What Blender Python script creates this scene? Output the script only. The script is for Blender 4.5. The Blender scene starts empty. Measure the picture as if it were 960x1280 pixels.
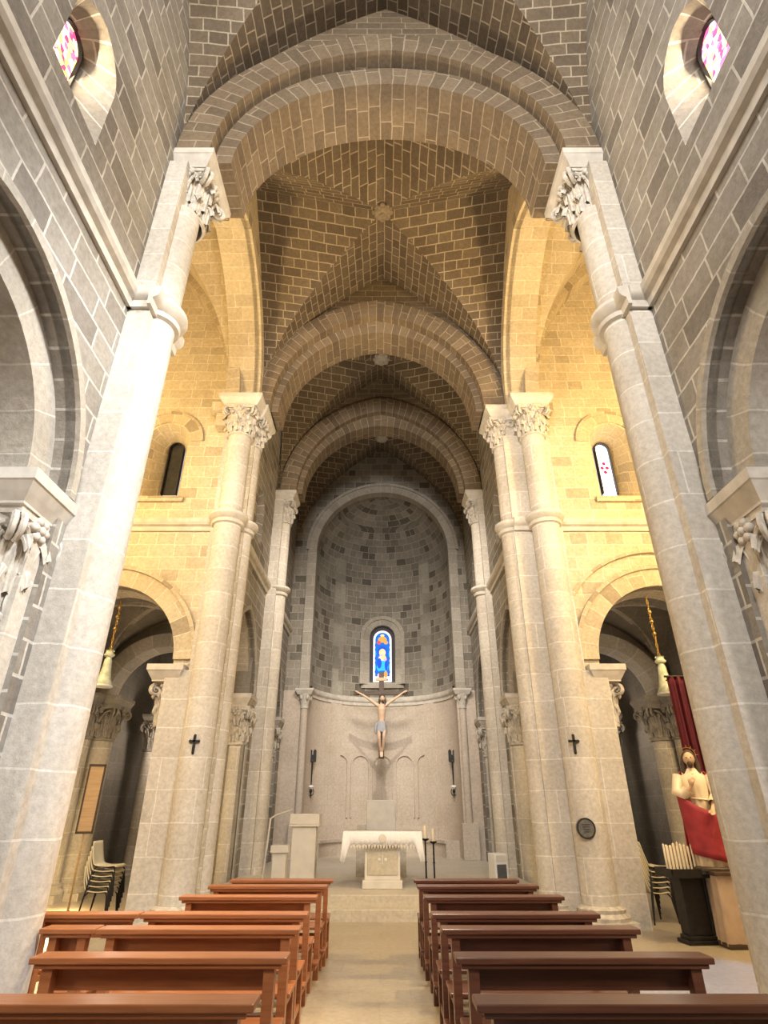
import bpy, bmesh, math, random
from mathutils import Vector, Matrix
from mathutils.geometry import delaunay_2d_cdt
PI = math.pi
rnd = random.Random(7)
SC = bpy.context.scene
C = SC.collection

# ------------------------------------------------------------------ mesh builder
class MB:
    def __init__(self):
        self.v = []; self.f = []; self.uv = []; self.mi = []
    def face(self, pts, uvs=None, m=0):
        b = len(self.v); n = len(pts)
        self.v.extend([tuple(p) for p in pts]); self.f.append(tuple(range(b, b + n)))
        if uvs is None:
            uvs = auto_uv(pts)
        self.uv.append(uvs); self.mi.append(m)
    def grid(self, P, U, closed_u=False, m=0):
        # P[i][j] points, U[i][j] uv
        ni = len(P); nj = len(P[0])
        for i in range(ni - 1):
            for j in range(nj - 1):
                self.face([P[i][j], P[i + 1][j], P[i + 1][j + 1], P[i][j + 1]],
                          [U[i][j], U[i + 1][j], U[i + 1][j + 1], U[i][j + 1]], m)
    def box(self, x0, x1, y0, y1, z0, z1, m=0, mat=None):
        x0, x1 = min(x0, x1), max(x0, x1); y0, y1 = min(y0, y1), max(y0, y1)
        q = [((x0,y0,z0),(x1,y0,z0),(x1,y0,z1),(x0,y0,z1)), ((x1,y1,z0),(x0,y1,z0),(x0,y1,z1),(x1,y1,z1)),
             ((x1,y0,z0),(x1,y1,z0),(x1,y1,z1),(x1,y0,z1)), ((x0,y1,z0),(x0,y0,z0),(x0,y0,z1),(x0,y1,z1)),
             ((x0,y0,z1),(x1,y0,z1),(x1,y1,z1),(x0,y1,z1)), ((x0,y1,z0),(x1,y1,z0),(x1,y0,z0),(x0,y0,z0))]
        for k in q:
            uv = auto_uv(k)
            if mat is not None: k = [mat @ Vector(p) for p in k]
            self.face(k, uv, m)
    def lathe(self, prof, cx=0, cy=0, n=24, a0=0.0, a1=2*PI, m=0, sx=1, sy=1, mod=None):
        P = []; U = []
        L = 0; rm = max(p[0] for p in prof)
        for k, (r, z) in enumerate(prof):
            if k: L += math.hypot(r - prof[k-1][0], z - prof[k-1][1])
            row = []; ur = []
            for j in range(n + 1):
                a = a0 + (a1 - a0) * j / n
                rr = r * (mod(a, z) if mod else 1)
                row.append((cx + sx*rr*math.cos(a), cy + sy*rr*math.sin(a), z)); ur.append((rm*a, L + prof[0][1]))
            P.append(row); U.append(ur)
        P = list(map(list, zip(*P))); U = list(map(list, zip(*U)))
        self.grid(P, U, m=m)
    def tube(self, pts, rads, n=8, m=0, caps=True, sq=1.0):
        pts = [Vector(p) for p in pts]
        if not hasattr(rads, '__len__'): rads = [rads]*len(pts)
        rings = []; up = None
        for i, p in enumerate(pts):
            t = (pts[min(i+1, len(pts)-1)] - pts[max(i-1, 0)]).normalized()
            if up is None:
                up = Vector((0,0,1)) if abs(t.z) < .9 else Vector((0,1,0))
            a = t.cross(up)
            if a.length < 1e-5: a = t.cross(Vector((1,0,0)))
            a.normalize(); b = a.cross(t).normalized(); up = b
            rings.append([p + (a*math.cos(2*PI*k/n) + b*math.sin(2*PI*k/n)*sq)*rads[i] for k in range(n+1)])
        L = 0; U = []
        for i in range(len(pts)):
            if i: L += (pts[i]-pts[i-1]).length
            U.append([(rads[i]*2*PI*k/n, L) for k in range(n+1)])
        self.grid(list(map(list, zip(*rings))), list(map(list, zip(*U))), m=m)
        if caps:
            self.face(rings[0][:n][::-1], None, m); self.face(rings[-1][:n], None, m)
    def ball(self, c, r, n=10, sx=1, sy=1, sz=1, m=0, mat=None):
        P = []; U = []
        for i in range(n+1):
            th = PI*i/n; row = []; ur = []
            for j in range(2*n+1):
                ph = PI*j/n
                p = Vector((r*sx*math.sin(th)*math.cos(ph), r*sy*math.sin(th)*math.sin(ph), r*sz*math.cos(th)))
                if mat: p = mat @ p
                row.append(Vector(c)+p); ur.append((ph*r, th*r))
            P.append(row); U.append(ur)
        self.grid(P, U, m=m)
    def transform(self, M):
        self.v = [tuple(M @ Vector(p)) for p in self.v]
    def add(self, other, M=None):
        b = len(self.v)
        self.v.extend([tuple(M @ Vector(p)) if M else p for p in other.v])
        self.f.extend([tuple(i + b for i in f) for f in other.f]); self.uv.extend(other.uv); self.mi.extend(other.mi)
    def mesh(self, name, mats, smooth=None):
        me = bpy.data.meshes.new(name)
        me.from_pydata(self.v, [], self.f)
        uvl = me.uv_layers.new(name='UVMap')
        flat = []
        for u in self.uv:
            for a in u: flat.extend(a)
        uvl.data.foreach_set('uv', flat)
        me.polygons.foreach_set('material_index', self.mi)
        bm = bmesh.new(); bm.from_mesh(me)
        bmesh.ops.remove_doubles(bm, verts=bm.verts, dist=2e-5)
        bm.to_mesh(me); bm.free()
        for mm in (mats if isinstance(mats, (list, tuple)) else [mats]): me.materials.append(mm)
        if smooth:
            me.polygons.foreach_set('use_smooth', [True]*len(me.polygons))
            me.set_sharp_from_angle(angle=math.radians(smooth))
        me.update()
        return me
    def build(self, name, mats, parent=None, smooth=None, loc=None, bevel=0):
        o = bpy.data.objects.new(name, self.mesh(name, mats, smooth))
        C.objects.link(o)
        if parent: o.parent = parent
        if loc: o.location = loc
        if bevel:
            b = o.modifiers.new('Bevel', 'BEVEL'); b.width = bevel; b.segments = 2; b.limit_method = 'ANGLE'
        return o

def auto_uv(pts):
    p = [Vector(q) for q in pts]
    n = Vector((0,0,0))
    for i in range(len(p)):
        a = p[i]; b = p[(i+1) % len(p)]
        n += Vector(((a.y-b.y)*(a.z+b.z), (a.z-b.z)*(a.x+b.x), (a.x-b.x)*(a.y+b.y)))
    ax = max(range(3), key=lambda k: abs(n[k]))
    if ax == 0: return [(q.y, q.z) for q in p]
    if ax == 1: return [(q.x, q.z) for q in p]
    return [(q.x, q.y) for q in p]

def meta(o, label, cat, group=None, kind=None):
    o['label'] = label; o['category'] = cat
    if group: o['group'] = group
    if kind: o['kind'] = kind
    return o
def struct(o, label, cat):
    return meta(o, label, cat, None, 'structure')
def thing(name, label, cat, loc=(0,0,0), rz=0, group=None):
    o = bpy.data.objects.new(name, None); C.objects.link(o)
    o.location = loc; o.rotation_euler = (0,0,rz); o.empty_display_size = .2
    return meta(o, label, cat, group)
def dup(src, loc, rz=0, label=None, group=None):
    r = src.copy(); C.objects.link(r); r.location = loc; r.rotation_euler = (0,0,rz)
    if label: r['label'] = label
    if group: r['group'] = group
    for ch in src.children:
        c = ch.copy(); C.objects.link(c); c.parent = r
        for g in ch.children:
            d = g.copy(); C.objects.link(d); d.parent = c
    return r

# 2-D curve helpers -------------------------------------------------
def arch(c, a, spring, rise, n=28):
    pts = []
    if rise <= a*1.02:
        for i in range(n+1):
            t = PI - PI*i/n
            pts.append((c + a*math.cos(t), spring + rise*math.sin(t)))
    else:
        R = (a*a + rise*rise)/(2*a); th = math.acos((R-a)/R); h = n//2
        for i in range(h+1):
            t = PI - th*i/h
            pts.append((c - a + R + R*math.cos(t), spring + R*math.sin(t)))
        for i in range(1, h+1):
            t = th - th*i/h
            pts.append((c + a - R + R*math.cos(t), spring + R*math.sin(t)))
    return pts
def opening(c, a, spring, rise, sill, n=28):
    return [(c-a, sill)] + arch(c, a, spring, rise, n) + [(c+a, sill)]

def planeX(x, s=1):   # d grows outward (s side)
    return lambda a, t, d: (x + s*d, a, t)
def planeY(y, s=1):
    return lambda a, t, d: (a, y + s*d, t)

def inside(p, loop):
    r = False; j = len(loop)-1
    for i in range(len(loop)):
        if (loop[i][1] > p[1]) != (loop[j][1] > p[1]) and p[0] < (loop[j][0]-loop[i][0])*(p[1]-loop[i][1])/(loop[j][1]-loop[i][1]) + loop[i][0]: r = not r
        j = i
    return r
def wall2d(outer, holes, mp, thick, back_holes=None, m=0):
    """flat wall with openings; outer and holes are (s,t) loops"""
    b = MB(); bh = back_holes or holes
    for d, hs in ((0, holes), (thick, bh)):
        loops = [outer] + list(hs)
        flat = [p for l in loops for p in l]; edges = []; base = 0
        for l in loops:
            edges += [(base+i, base+(i+1) % len(l)) for i in range(len(l))]; base += len(l)
        vs, _e, tris, *_ = delaunay_2d_cdt([Vector(p) for p in flat], edges, [], 1, 1e-6)
        for t in tris:
            c = sum((vs[i] for i in t), Vector((0, 0)))/len(t)
            if not inside(c, loops[0]) or any(inside(c, h) for h in hs): continue
            b.face([mp(vs[i][0], vs[i][1], d) for i in t], [tuple(vs[i]) for i in t], m)
    for l0, l1 in [(outer, outer)] + list(zip(holes, bh)):
        L = 0
        for i in range(len(l0)):
            j = (i+1) % len(l0)
            dl = math.hypot(l0[j][0]-l0[i][0], l0[j][1]-l0[i][1])
            b.face([mp(*l0[i], 0), mp(*l0[j], 0), mp(*l1[j], thick), mp(*l1[i], thick)],
                   [(0, L), (0, L+dl), (thick, L+dl), (thick, L)], m)
            L += dl
    return b
def ring(pin, pout, mp, d0, d1, b=None, m=0):
    b = b or MB(); L = [0]
    for i in range(1, len(pin)): L.append(L[-1] + math.hypot(pin[i][0]-pin[i-1][0], pin[i][1]-pin[i-1][1]))
    def strip(f0, f1, w):
        b.grid([[f0(i) for i in range(len(pin))], [f1(i) for i in range(len(pin))]],
               [[(0, l) for l in L], [(w, l) for l in L]], m=m)
    w = math.hypot(pin[0][0]-pout[0][0], pin[0][1]-pout[0][1])
    strip(lambda i: mp(*pin[i], d0), lambda i: mp(*pout[i], d0), w)
    strip(lambda i: mp(*pin[i], d1), lambda i: mp(*pout[i], d1), w)
    strip(lambda i: mp(*pin[i], d0), lambda i: mp(*pin[i], d1), abs(d1-d0))
    strip(lambda i: mp(*pout[i], d0), lambda i: mp(*pout[i], d1), abs(d1-d0))
    for i in (0, len(pin)-1):
        b.face([mp(*pin[i], d0), mp(*pout[i], d0), mp(*pout[i], d1), mp(*pin[i], d1)])
    return b

def groin(x0, x1, y0, y1, spring, rise_wall, rise_c, n=14):
    """cross vault over a rectangle: four curved webs meeting on the diagonals"""
    b = MB(); cx, cy, ax, ay = (x0+x1)/2, (y0+y1)/2, (x1-x0)/2, (y1-y0)/2
    def prof(s):      # 0..1 height of a pointed arch with unit half-span
        s = abs(s); R = 1.55
        return math.sqrt(max(R*R - (s + R - 1)**2, 0))/math.sqrt(R*R - (R-1)**2)
    S = [math.sin(PI/2*(-1 + 2*i/(2*n))) for i in range(2*n+1)]
    for axis in (0, 1):
        a, o_ = (ax, ay) if axis == 0 else (ay, ax)
        arc = [0]
        for i in range(1, len(S)):
            arc.append(arc[-1] + math.hypot(a*(S[i]-S[i-1]), rise_wall*(prof(S[i])-prof(S[i-1]))))
        for sg in (-1, 1):
            P = []; U = []
            for i, s in enumerate(S):
                row = []; ur = []
                for k in range(9):
                    q = abs(s) + (1-abs(s))*k/8
                    z = spring + (rise_c + (rise_wall-rise_c)*(q-abs(s))/max(1-abs(s),1e-6)*(1-abs(s)))*prof(s)
                    p = (cx + ax*s, cy + sg*ay*q, z) if axis == 0 else (cx + sg*ax*q, cy + ay*s, z)
                    row.append(p); ur.append((o_*q*sg, arc[i]))
                P.append(row); U.append(ur)
            b.grid(P, U)
    return b

# ------------------------------------------------------------------ materials
def nmat(name):
    m = bpy.data.materials.new(name); m.use_nodes = True
    nt = m.node_tree; return m, nt, nt.nodes['Principled BSDF']
def N(nt, t, **kw):
    n = nt.nodes.new(t)
    for k, v in kw.items(): setattr(n, k, v)
    return n
def lk(nt, a, b): nt.links.new(a, b)
def mix(nt, fac, a, b, mode='MIX'):
    n = N(nt, 'ShaderNodeMix', data_type='RGBA', blend_type=mode)
    for i, x in ((0, fac), (6, a), (7, b)):
        if hasattr(x, 'links'): lk(nt, x, n.inputs[i])
        elif i == 0: n.inputs[0].default_value = x
        else: n.inputs[i].default_value = (*x, 1)
    return n.outputs[2]
def ramp(nt, src, p0, p1, c0=(0,0,0), c1=(1,1,1)):
    r = N(nt, 'ShaderNodeValToRGB'); e = r.color_ramp.elements
    e[0].position = p0; e[1].position = p1; e[0].color = (*c0, 1); e[1].color = (*c1, 1)
    lk(nt, src, r.inputs[0]); return r.outputs[0]
def stone(name, c1, c2, mortar, bw=.55, bh=.3, ms=.014, stain=(.5,.46,.4), stain_amt=.5, bump=.35, rough=.85, offset=.5, dark_bricks=0.0, msmooth=.25):
    m, nt, bs = nmat(name)
    uv = N(nt, 'ShaderNodeUVMap'); geo = N(nt, 'ShaderNodeNewGeometry')
    wob = N(nt, 'ShaderNodeTexNoise'); wob.inputs['Scale'].default_value = 2.2; wob.inputs['Detail'].default_value = 3
    lk(nt, geo.outputs['Position'], wob.inputs['Vector'])
    va = N(nt, 'ShaderNodeVectorMath', operation='SCALE'); va.inputs['Scale'].default_value = .05
    lk(nt, wob.outputs['Color'], va.inputs[0])
    ad = N(nt, 'ShaderNodeVectorMath', operation='ADD'); lk(nt, uv.outputs[0], ad.inputs[0]); lk(nt, va.outputs[0], ad.inputs[1])
    br = N(nt, 'ShaderNodeTexBrick'); lk(nt, ad.outputs[0], br.inputs['Vector'])
    br.offset = offset; br.squash = .7; br.squash_frequency = 3
    br.inputs['Color1'].default_value = (*c1, 1); br.inputs['Color2'].default_value = (*c2, 1); br.inputs['Mortar'].default_value = (*mortar, 1)
    br.inputs['Scale'].default_value = 1; br.inputs['Mortar Size'].default_value = ms; br.inputs['Mortar Smooth'].default_value = msmooth
    br.inputs['Brick Width'].default_value = bw; br.inputs['Row Height'].default_value = bh
    col = br.outputs['Color']
    big = N(nt, 'ShaderNodeTexNoise'); big.inputs['Scale'].default_value = .9; big.inputs['Detail'].default_value = 6; big.inputs['Roughness'].default_value = .65
    lk(nt, geo.outputs['Position'], big.inputs['Vector'])
    f = ramp(nt, big.outputs['Fac'], .42, .68)
    st = N(nt, 'ShaderNodeMath', operation='MULTIPLY'); lk(nt, f, st.inputs[0]); st.inputs[1].default_value = stain_amt
    col = mix(nt, st.outputs[0], col, stain, 'MULTIPLY')
    fine = N(nt, 'ShaderNodeTexNoise'); fine.inputs['Scale'].default_value = 16; fine.inputs['Detail'].default_value = 5; fine.inputs['Roughness'].default_value = .7
    lk(nt, geo.outputs['Position'], fine.inputs['Vector'])
    g = ramp(nt, fine.outputs['Fac'], .3, .72, (.76,.755,.75), (1.1,1.1,1.1))
    col = mix(nt, 1.0, col, g, 'MULTIPLY')
    if dark_bricks:
        b2 = N(nt, 'ShaderNodeTexBrick'); lk(nt, ad.outputs[0], b2.inputs['Vector']); b2.offset = offset; b2.squash = .7; b2.squash_frequency = 3
        b2.inputs['Color1'].default_value = (0,0,0,1); b2.inputs['Color2'].default_value = (1,1,1,1); b2.inputs['Mortar'].default_value = (0,0,0,1)
        for k, v in (('Scale',1),('Mortar Size',ms),('Brick Width',bw),('Row Height',bh)): b2.inputs[k].default_value = v
        df = ramp(nt, b2.outputs['Color'], .80, .86)
        dm = N(nt, 'ShaderNodeMath', operation='MULTIPLY'); lk(nt, df, dm.inputs[0]); dm.inputs[1].default_value = dark_bricks
        col = mix(nt, dm.outputs[0], col, (.45,.42,.4), 'MULTIPLY')
    lk(nt, col, bs.inputs['Base Color']); bs.inputs['Roughness'].default_value = rough
    bs.inputs['Specular IOR Level'].default_value = .25
    inv = N(nt, 'ShaderNodeMath', operation='MULTIPLY_ADD'); lk(nt, br.outputs['Fac'], inv.inputs[0]); inv.inputs[1].default_value = -.6
    lk(nt, fine.outputs['Fac'], inv.inputs[2])
    bp = N(nt, 'ShaderNodeBump'); bp.inputs['Strength'].default_value = bump; bp.inputs['Distance'].default_value = .03
    lk(nt, inv.outputs[0], bp.inputs['Height']); lk(nt, bp.outputs[0], bs.inputs['Normal'])
    return m
def plain(name, c, rough=.6, metal=0, var=.12, scale=12, bump=.1, c2=None):
    m, nt, bs = nmat(name)
    geo = N(nt, 'ShaderNodeTexCoord'); no = N(nt, 'ShaderNodeTexNoise'); no.inputs['Scale'].default_value = scale; no.inputs['Detail'].default_value = 4
    lk(nt, geo.outputs['Object'], no.inputs['Vector'])
    a = tuple(max(0, x*(1-var)) for x in c); b = c2 or tuple(min(1, x*(1+var)) for x in c)
    lk(nt, ramp(nt, no.outputs['Fac'], .3, .7, a, b), bs.inputs['Base Color'])
    bs.inputs['Roughness'].default_value = rough; bs.inputs['Metallic'].default_value = metal
    if bump:
        bp = N(nt, 'ShaderNodeBump'); bp.inputs['Strength'].default_value = bump; bp.inputs['Distance'].default_value = .01
        lk(nt, no.outputs['Fac'], bp.inputs['Height']); lk(nt, bp.outputs[0], bs.inputs['Normal'])
    return m
def wood(name, c1, c2, rough=.32):
    m, nt, bs = nmat(name)
    tc = N(nt, 'ShaderNodeTexCoord'); mp = N(nt, 'ShaderNodeMapping'); mp.inputs['Scale'].default_value = (1.2, 16, 16)
    lk(nt, tc.outputs['Object'], mp.inputs[0])
    no = N(nt, 'ShaderNodeTexNoise'); no.inputs['Scale'].default_value = 2.2; no.inputs['Detail'].default_value = 5; no.inputs['Distortion'].default_value = .6
    lk(nt, mp.outputs[0], no.inputs['Vector'])
    lk(nt, ramp(nt, no.outputs['Fac'], .3, .72, c1, c2), bs.inputs['Base Color'])
    bs.inputs['Roughness'].default_value = rough
    return m
def emit(name, c, s):
    m = bpy.data.materials.new(name); m.use_nodes = True; nt = m.node_tree
    nt.nodes.remove(nt.nodes['Principled BSDF']); e = N(nt, 'ShaderNodeEmission')
    e.inputs[0].default_value = (*c, 1); e.inputs[1].default_value = s
    lk(nt, e.outputs[0], nt.nodes['Material Output'].inputs[0]); return m
def stained(name, cols, scale, s):
    m = bpy.data.materials.new(name); m.use_nodes = True; nt = m.node_tree
    nt.nodes.remove(nt.nodes['Principled BSDF']); e = N(nt, 'ShaderNodeEmission'); e.inputs[1].default_value = s
    tc = N(nt, 'ShaderNodeTexCoord'); vo = N(nt, 'ShaderNodeTexVoronoi'); vo.inputs['Scale'].default_value = scale
    lk(nt, tc.outputs['Object'], vo.inputs['Vector'])
    sp = N(nt, 'ShaderNodeSeparateColor'); lk(nt, vo.outputs['Color'], sp.inputs[0])
    r = N(nt, 'ShaderNodeValToRGB'); r.color_ramp.interpolation = 'CONSTANT'; el = r.color_ramp.elements
    while len(el) < len(cols): el.new(.5)
    for i, c in enumerate(cols): el[i].position = i/len(cols); el[i].color = (*c, 1)
    lk(nt, sp.outputs[0], r.inputs[0]); lk(nt, r.outputs[0], e.inputs[0])
    lk(nt, e.outputs[0], nt.nodes['Material Output'].inputs[0]); return m

M_PIER = stone('pier_stone', (.60,.56,.50), (.53,.49,.43), (.72,.69,.63), bw=1.1, bh=.5, ms=.010, stain=(.74,.70,.64), stain_amt=.45, bump=.25)
M_CAP = plain('carved_stone', (.50,.46,.40), .85, var=.25, scale=14, bump=.5)
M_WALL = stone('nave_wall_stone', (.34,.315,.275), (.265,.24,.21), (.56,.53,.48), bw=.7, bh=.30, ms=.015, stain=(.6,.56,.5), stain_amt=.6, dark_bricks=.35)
M_VAULT = stone('vault_stone', (.195,.152,.105), (.13,.100,.07), (.42,.355,.26), bw=.44, bh=.205, ms=.013, stain=(.62,.56,.5), stain_amt=.55, bump=.4)  # light stone, its colour darkened to carry the dimness of the vaults
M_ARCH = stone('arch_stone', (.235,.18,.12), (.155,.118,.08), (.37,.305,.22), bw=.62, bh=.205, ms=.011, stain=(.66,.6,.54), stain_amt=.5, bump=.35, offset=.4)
M_RING = stone('arcade_ring_stone', (.44,.40,.34), (.36,.33,.28), (.54,.5,.44), bw=1.2, bh=.42, ms=.010, stain=(.66,.62,.56), stain_amt=.5)
M_TRANS = stone('transept_stone', (.62,.54,.40), (.52,.45,.33), (.72,.66,.52), bw=.55, bh=.28, ms=.012, stain=(.74,.68,.58), stain_amt=.4, dark_bricks=.22)  # same stone, base colour warmed towards the yellow light falling on it
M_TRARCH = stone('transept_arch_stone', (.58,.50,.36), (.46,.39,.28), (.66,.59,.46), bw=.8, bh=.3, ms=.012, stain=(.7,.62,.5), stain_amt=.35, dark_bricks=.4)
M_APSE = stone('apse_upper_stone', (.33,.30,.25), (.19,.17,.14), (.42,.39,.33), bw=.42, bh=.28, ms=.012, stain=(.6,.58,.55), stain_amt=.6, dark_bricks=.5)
M_PILSTRIP = stone('pilaster_blocks', (.42,.39,.33), (.27,.25,.21), (.36,.335,.285), bw=1.2, bh=.42, ms=.012, stain=(.6,.58,.55), stain_amt=.6)
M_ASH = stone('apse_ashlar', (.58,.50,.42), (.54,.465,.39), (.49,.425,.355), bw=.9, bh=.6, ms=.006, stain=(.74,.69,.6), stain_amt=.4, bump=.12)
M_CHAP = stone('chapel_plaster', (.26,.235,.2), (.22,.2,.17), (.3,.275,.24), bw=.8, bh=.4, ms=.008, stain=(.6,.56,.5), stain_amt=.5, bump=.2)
M_CONC = plain('string_stone', (.52,.48,.42), .85, var=.15, scale=6, bump=.2)
M_FLOOR = stone('floor_slabs', (.47,.405,.305), (.425,.365,.275), (.39,.335,.255), bw=.9, bh=.6, ms=.004, stain=(.78,.72,.62), stain_amt=.45, bump=.03, rough=.3)
M_STEP = stone('step_stone', (.60,.55,.45), (.56,.51,.42), (.5,.45,.37), bw=1.4, bh=.5, ms=.004, stain=(.85,.8,.72), stain_amt=.3, bump=.05, rough=.4)
M_MARBLE = plain('pale_altar_stone', (.66,.62,.55), .5, var=.07, scale=5, bump=.03)
M_WOODA = wood('reddish_bench_wood', (.29,.10,.034), (.41,.155,.058))
M_WOODB = wood('dark_bench_wood', (.10,.036,.020), (.165,.062,.032))
M_BLACK = plain('black_iron', (.02,.018,.017), .5, .4, var=.3)
M_WHITECLOTH = plain('white_linen', (.82,.82,.84), .9, var=.05, scale=30, bump=.1)
M_CREAMPL = plain('cream_plastic', (.62,.54,.36), .45, var=.04, bump=0)
M_SKIN = plain('painted_flesh', (.55,.38,.26), .6, var=.12, scale=8, bump=.03)
M_HAIR = plain('dark_hair', (.05,.03,.02), .7, var=.3, scale=30)
M_GREYCLOTH = plain('grey_loincloth', (.30,.30,.32), .8, var=.12, scale=14)
M_CROSSWOOD = wood('cross_wood', (.045,.028,.018), (.09,.055,.035), .6)
M_RED = plain('deep_red_cloth', (.095,.004,.016), .8, var=.2, scale=7, bump=.15)
M_MANTLE = plain('red_mantle', (.30,.022,.035), .7, var=.2, scale=8)
M_ROBE = plain('ivory_robe', (.78,.66,.50), .7, var=.08, scale=8)
M_PINK = plain('beige_pink_cloth', (.46,.35,.27), .85, var=.1, scale=6)
M_WAX = plain('candle_wax', (.85,.74,.55), .5, var=.05, bump=0)
M_GREENGL = plain('pale_green_glass', (.55,.62,.36), .2, var=.2, scale=10, bump=0, c2=(.8,.82,.7))
M_GOLD = plain('aged_brass', (.5,.34,.12), .35, .9, var=.15)
M_PLAQUE = plain('grey_metal_plaque', (.16,.16,.16), .45, .6, var=.25, scale=30)
M_WHITEBOX = plain('white_housing', (.78,.77,.74), .4, var=.03, bump=0)
M_GRILLE = plain('grey_grille', (.14,.14,.14), .6, .3, var=.2, scale=60)
M_PALEWOOD = wood('pale_wood', (.42,.27,.13), (.54,.37,.2), .45)
M_DARKGLASS = plain('dark_window_glass', (.03,.03,.03), .25, var=.2, bump=0)
M_LEAD = plain('window_lead', (.03,.025,.03), .6, .3)

# ------------------------------------------------------------------ dimensions
SPR = 10.3           # springing of the high arches (top of the abaci)
STR = 7.2            # string course
W1 = {-1: 3.05, 1: 3.22}     # nave walls of the first bay
W2 = {-1: 3.25, 1: 3.05}     # choir walls
P1 = {-1: 2.85, 1: 3.02}; Y1 = 5.3
P2 = {-1: 3.12, 1: 2.86}; Y2 = 11.4
PW = {-1: 3.30, 1: 3.48}; YW = 10.95     # west-facing shafts of the crossing piers
P3 = {-1: 2.98, 1: 2.88}; Y3 = 15.5
YA = 19.5            # chancel arch of the apse
TC = {-1: 5.5, 1: 5.65}      # chapel arches of the transept
YE = 11.15            # east walls of the transept
SIDE = {-1: 'north', 1: 'south'}

# ------------------------------------------------------------------ carved capital
def capital(b, cx, cy, z0, z1, r, half, seed=0):
    """basket flaring from the round shaft to a square block, two rows of leaves, corner volutes and heads"""
    R = random.Random(seed); h = z1 - z0
    b.lathe([(r, z0-.03), (r*1.14, z0-.02), (r*1.16, z0+.02), (r*1.02, z0+.05), (r*1.03, z0+h*.3), (r*1.12, z0+h*.55), (r*1.35, z0+h*.85), (half*1.0, z1-.04)], cx, cy, 24)
    b.box(cx-half*.92, cx+half*.92, cy-half*.92, cy+half*.92, z1-.09, z1)
    for tier, (n, zb, zt, out, w, off) in enumerate(((8, .06, .46, .20, .95, 0), (8, .22, .78, .34, .90, .5))):
        for k in range(n):
            a = 2*PI*(k+off)/n + R.uniform(-.04, .04); ca, sa = math.cos(a), math.sin(a); ns = 15; nw = 12
            P = []; Q = []
            for i in range(ns+1):
                t = i/ns
                zz = z0 + h*(zb + (zt-zb)*math.sin(min(t*1.22, 1)*PI/2)) - (h*.16*(max(0, t-.76)/.24)**1.5)
                rad = r*1.05 + r*out*(t**2.4)*1.7 + zz*0
                lobe = .72 + .28*abs(math.sin(t*PI*3.2))
                w_ = r*w*.44*(math.sin(PI*(.2+.76*t))**.6)*lobe
                row = []
                for j in range(nw+1):
                    q = -1 + 2*j/nw
                    rr = rad + .14*r*(1-q*q) + .06*r*math.exp(-(q*6)**2) + .03*r*math.cos(q*PI*4.5)
                    row.append((cx + rr*ca - q*w_*sa, cy + rr*sa + q*w_*ca, zz - .05*h*q*q))
                P.append(row)
            b.grid(P, [[(p[0]*2, p[2]) for p in row] for row in P])
    for k in range(4):                                  # corner scrolls, a pair on each corner
        for dv in (-.22, .22):
            a = PI/4 + k*PI/2 + dv*.35; ca, sa = math.cos(a), math.sin(a); rc = half*1.16
            pts = [(cx + r*1.08*ca, cy + r*1.08*sa, z0+h*.42), (cx + r*1.2*ca, cy + r*1.2*sa, z0+h*.62)]; rr = [.028*h, .034*h]
            for i in range(34):
                t = i/33; th = PI*.75 - t*PI*3.6; q = .145*h*(1-.86*t)
                pts.append((cx + (rc - .02*h + q*math.cos(th))*ca, cy + (rc - .02*h + q*math.cos(th))*sa, z0 + h*.77 + q*math.sin(th))); rr.append(.036*h*(1-.45*t))
            b.tube(pts, rr, 6)
    for k in range(4):                                  # rosette in the middle of each face of the block
        a = k*PI/2; rc = half*.97; ca, sa = math.cos(a), math.sin(a)
        b.ball((cx + rc*ca, cy + rc*sa, z0+h*.86), .05*h, 6)
        for p in range(6):
            u, v = .085*h*math.cos(p*PI/3), .085*h*math.sin(p*PI/3)
            b.ball((cx + (rc-.01)*ca - u*sa, cy + (rc-.01)*sa + u*ca, z0+h*.86+v), .05*h, 5)
        for q in (-1, 1):                               # thin stems curling outwards
            pts = [(cx + (rc-.13*half+.1*half*i/8)*ca - q*half*(.10+.55*(i/8)**1.5)*sa, cy + (rc-.13*half+.1*half*i/8)*sa + q*half*(.10+.55*(i/8)**1.5)*ca, z0+h*(.48+.33*math.sin(i/8*PI/2))) for i in range(9)]
            b.tube(pts, [.03*h]*9, 6)

def abacus(b, x0, x1, y0, y1, z1, h=.26, flare=.12):
    """moulded slab: fillet above a hollow"""
    prof = [(0, 0), (0, -.36*h), (-.15*flare, -.40*h), (-.55*flare, -.66*h), (-flare, -.92*h), (-flare, -h)]
    rings = []
    for d, z in prof:
        rings.append([(x0-d, y0-d, z1+z), (x1+d, y0-d, z1+z), (x1+d, y1+d, z1+z), (x0-d, y1+d, z1+z)] if False else
                     [(x0-d if d > 0 else x0-d, y0-d, z1+z), (x1+d, y0-d, z1+z), (x1+d, y1+d, z1+z), (x0-d, y1+d, z1+z)])
    for i in range(len(rings)-1):
        for k in range(4):
            j = (k+1) % 4
            b.face([rings[i+1][k], rings[i+1][j], rings[i][j], rings[i][k]])
    b.face(rings[0]); b.face(rings[-1][::-1])

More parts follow.
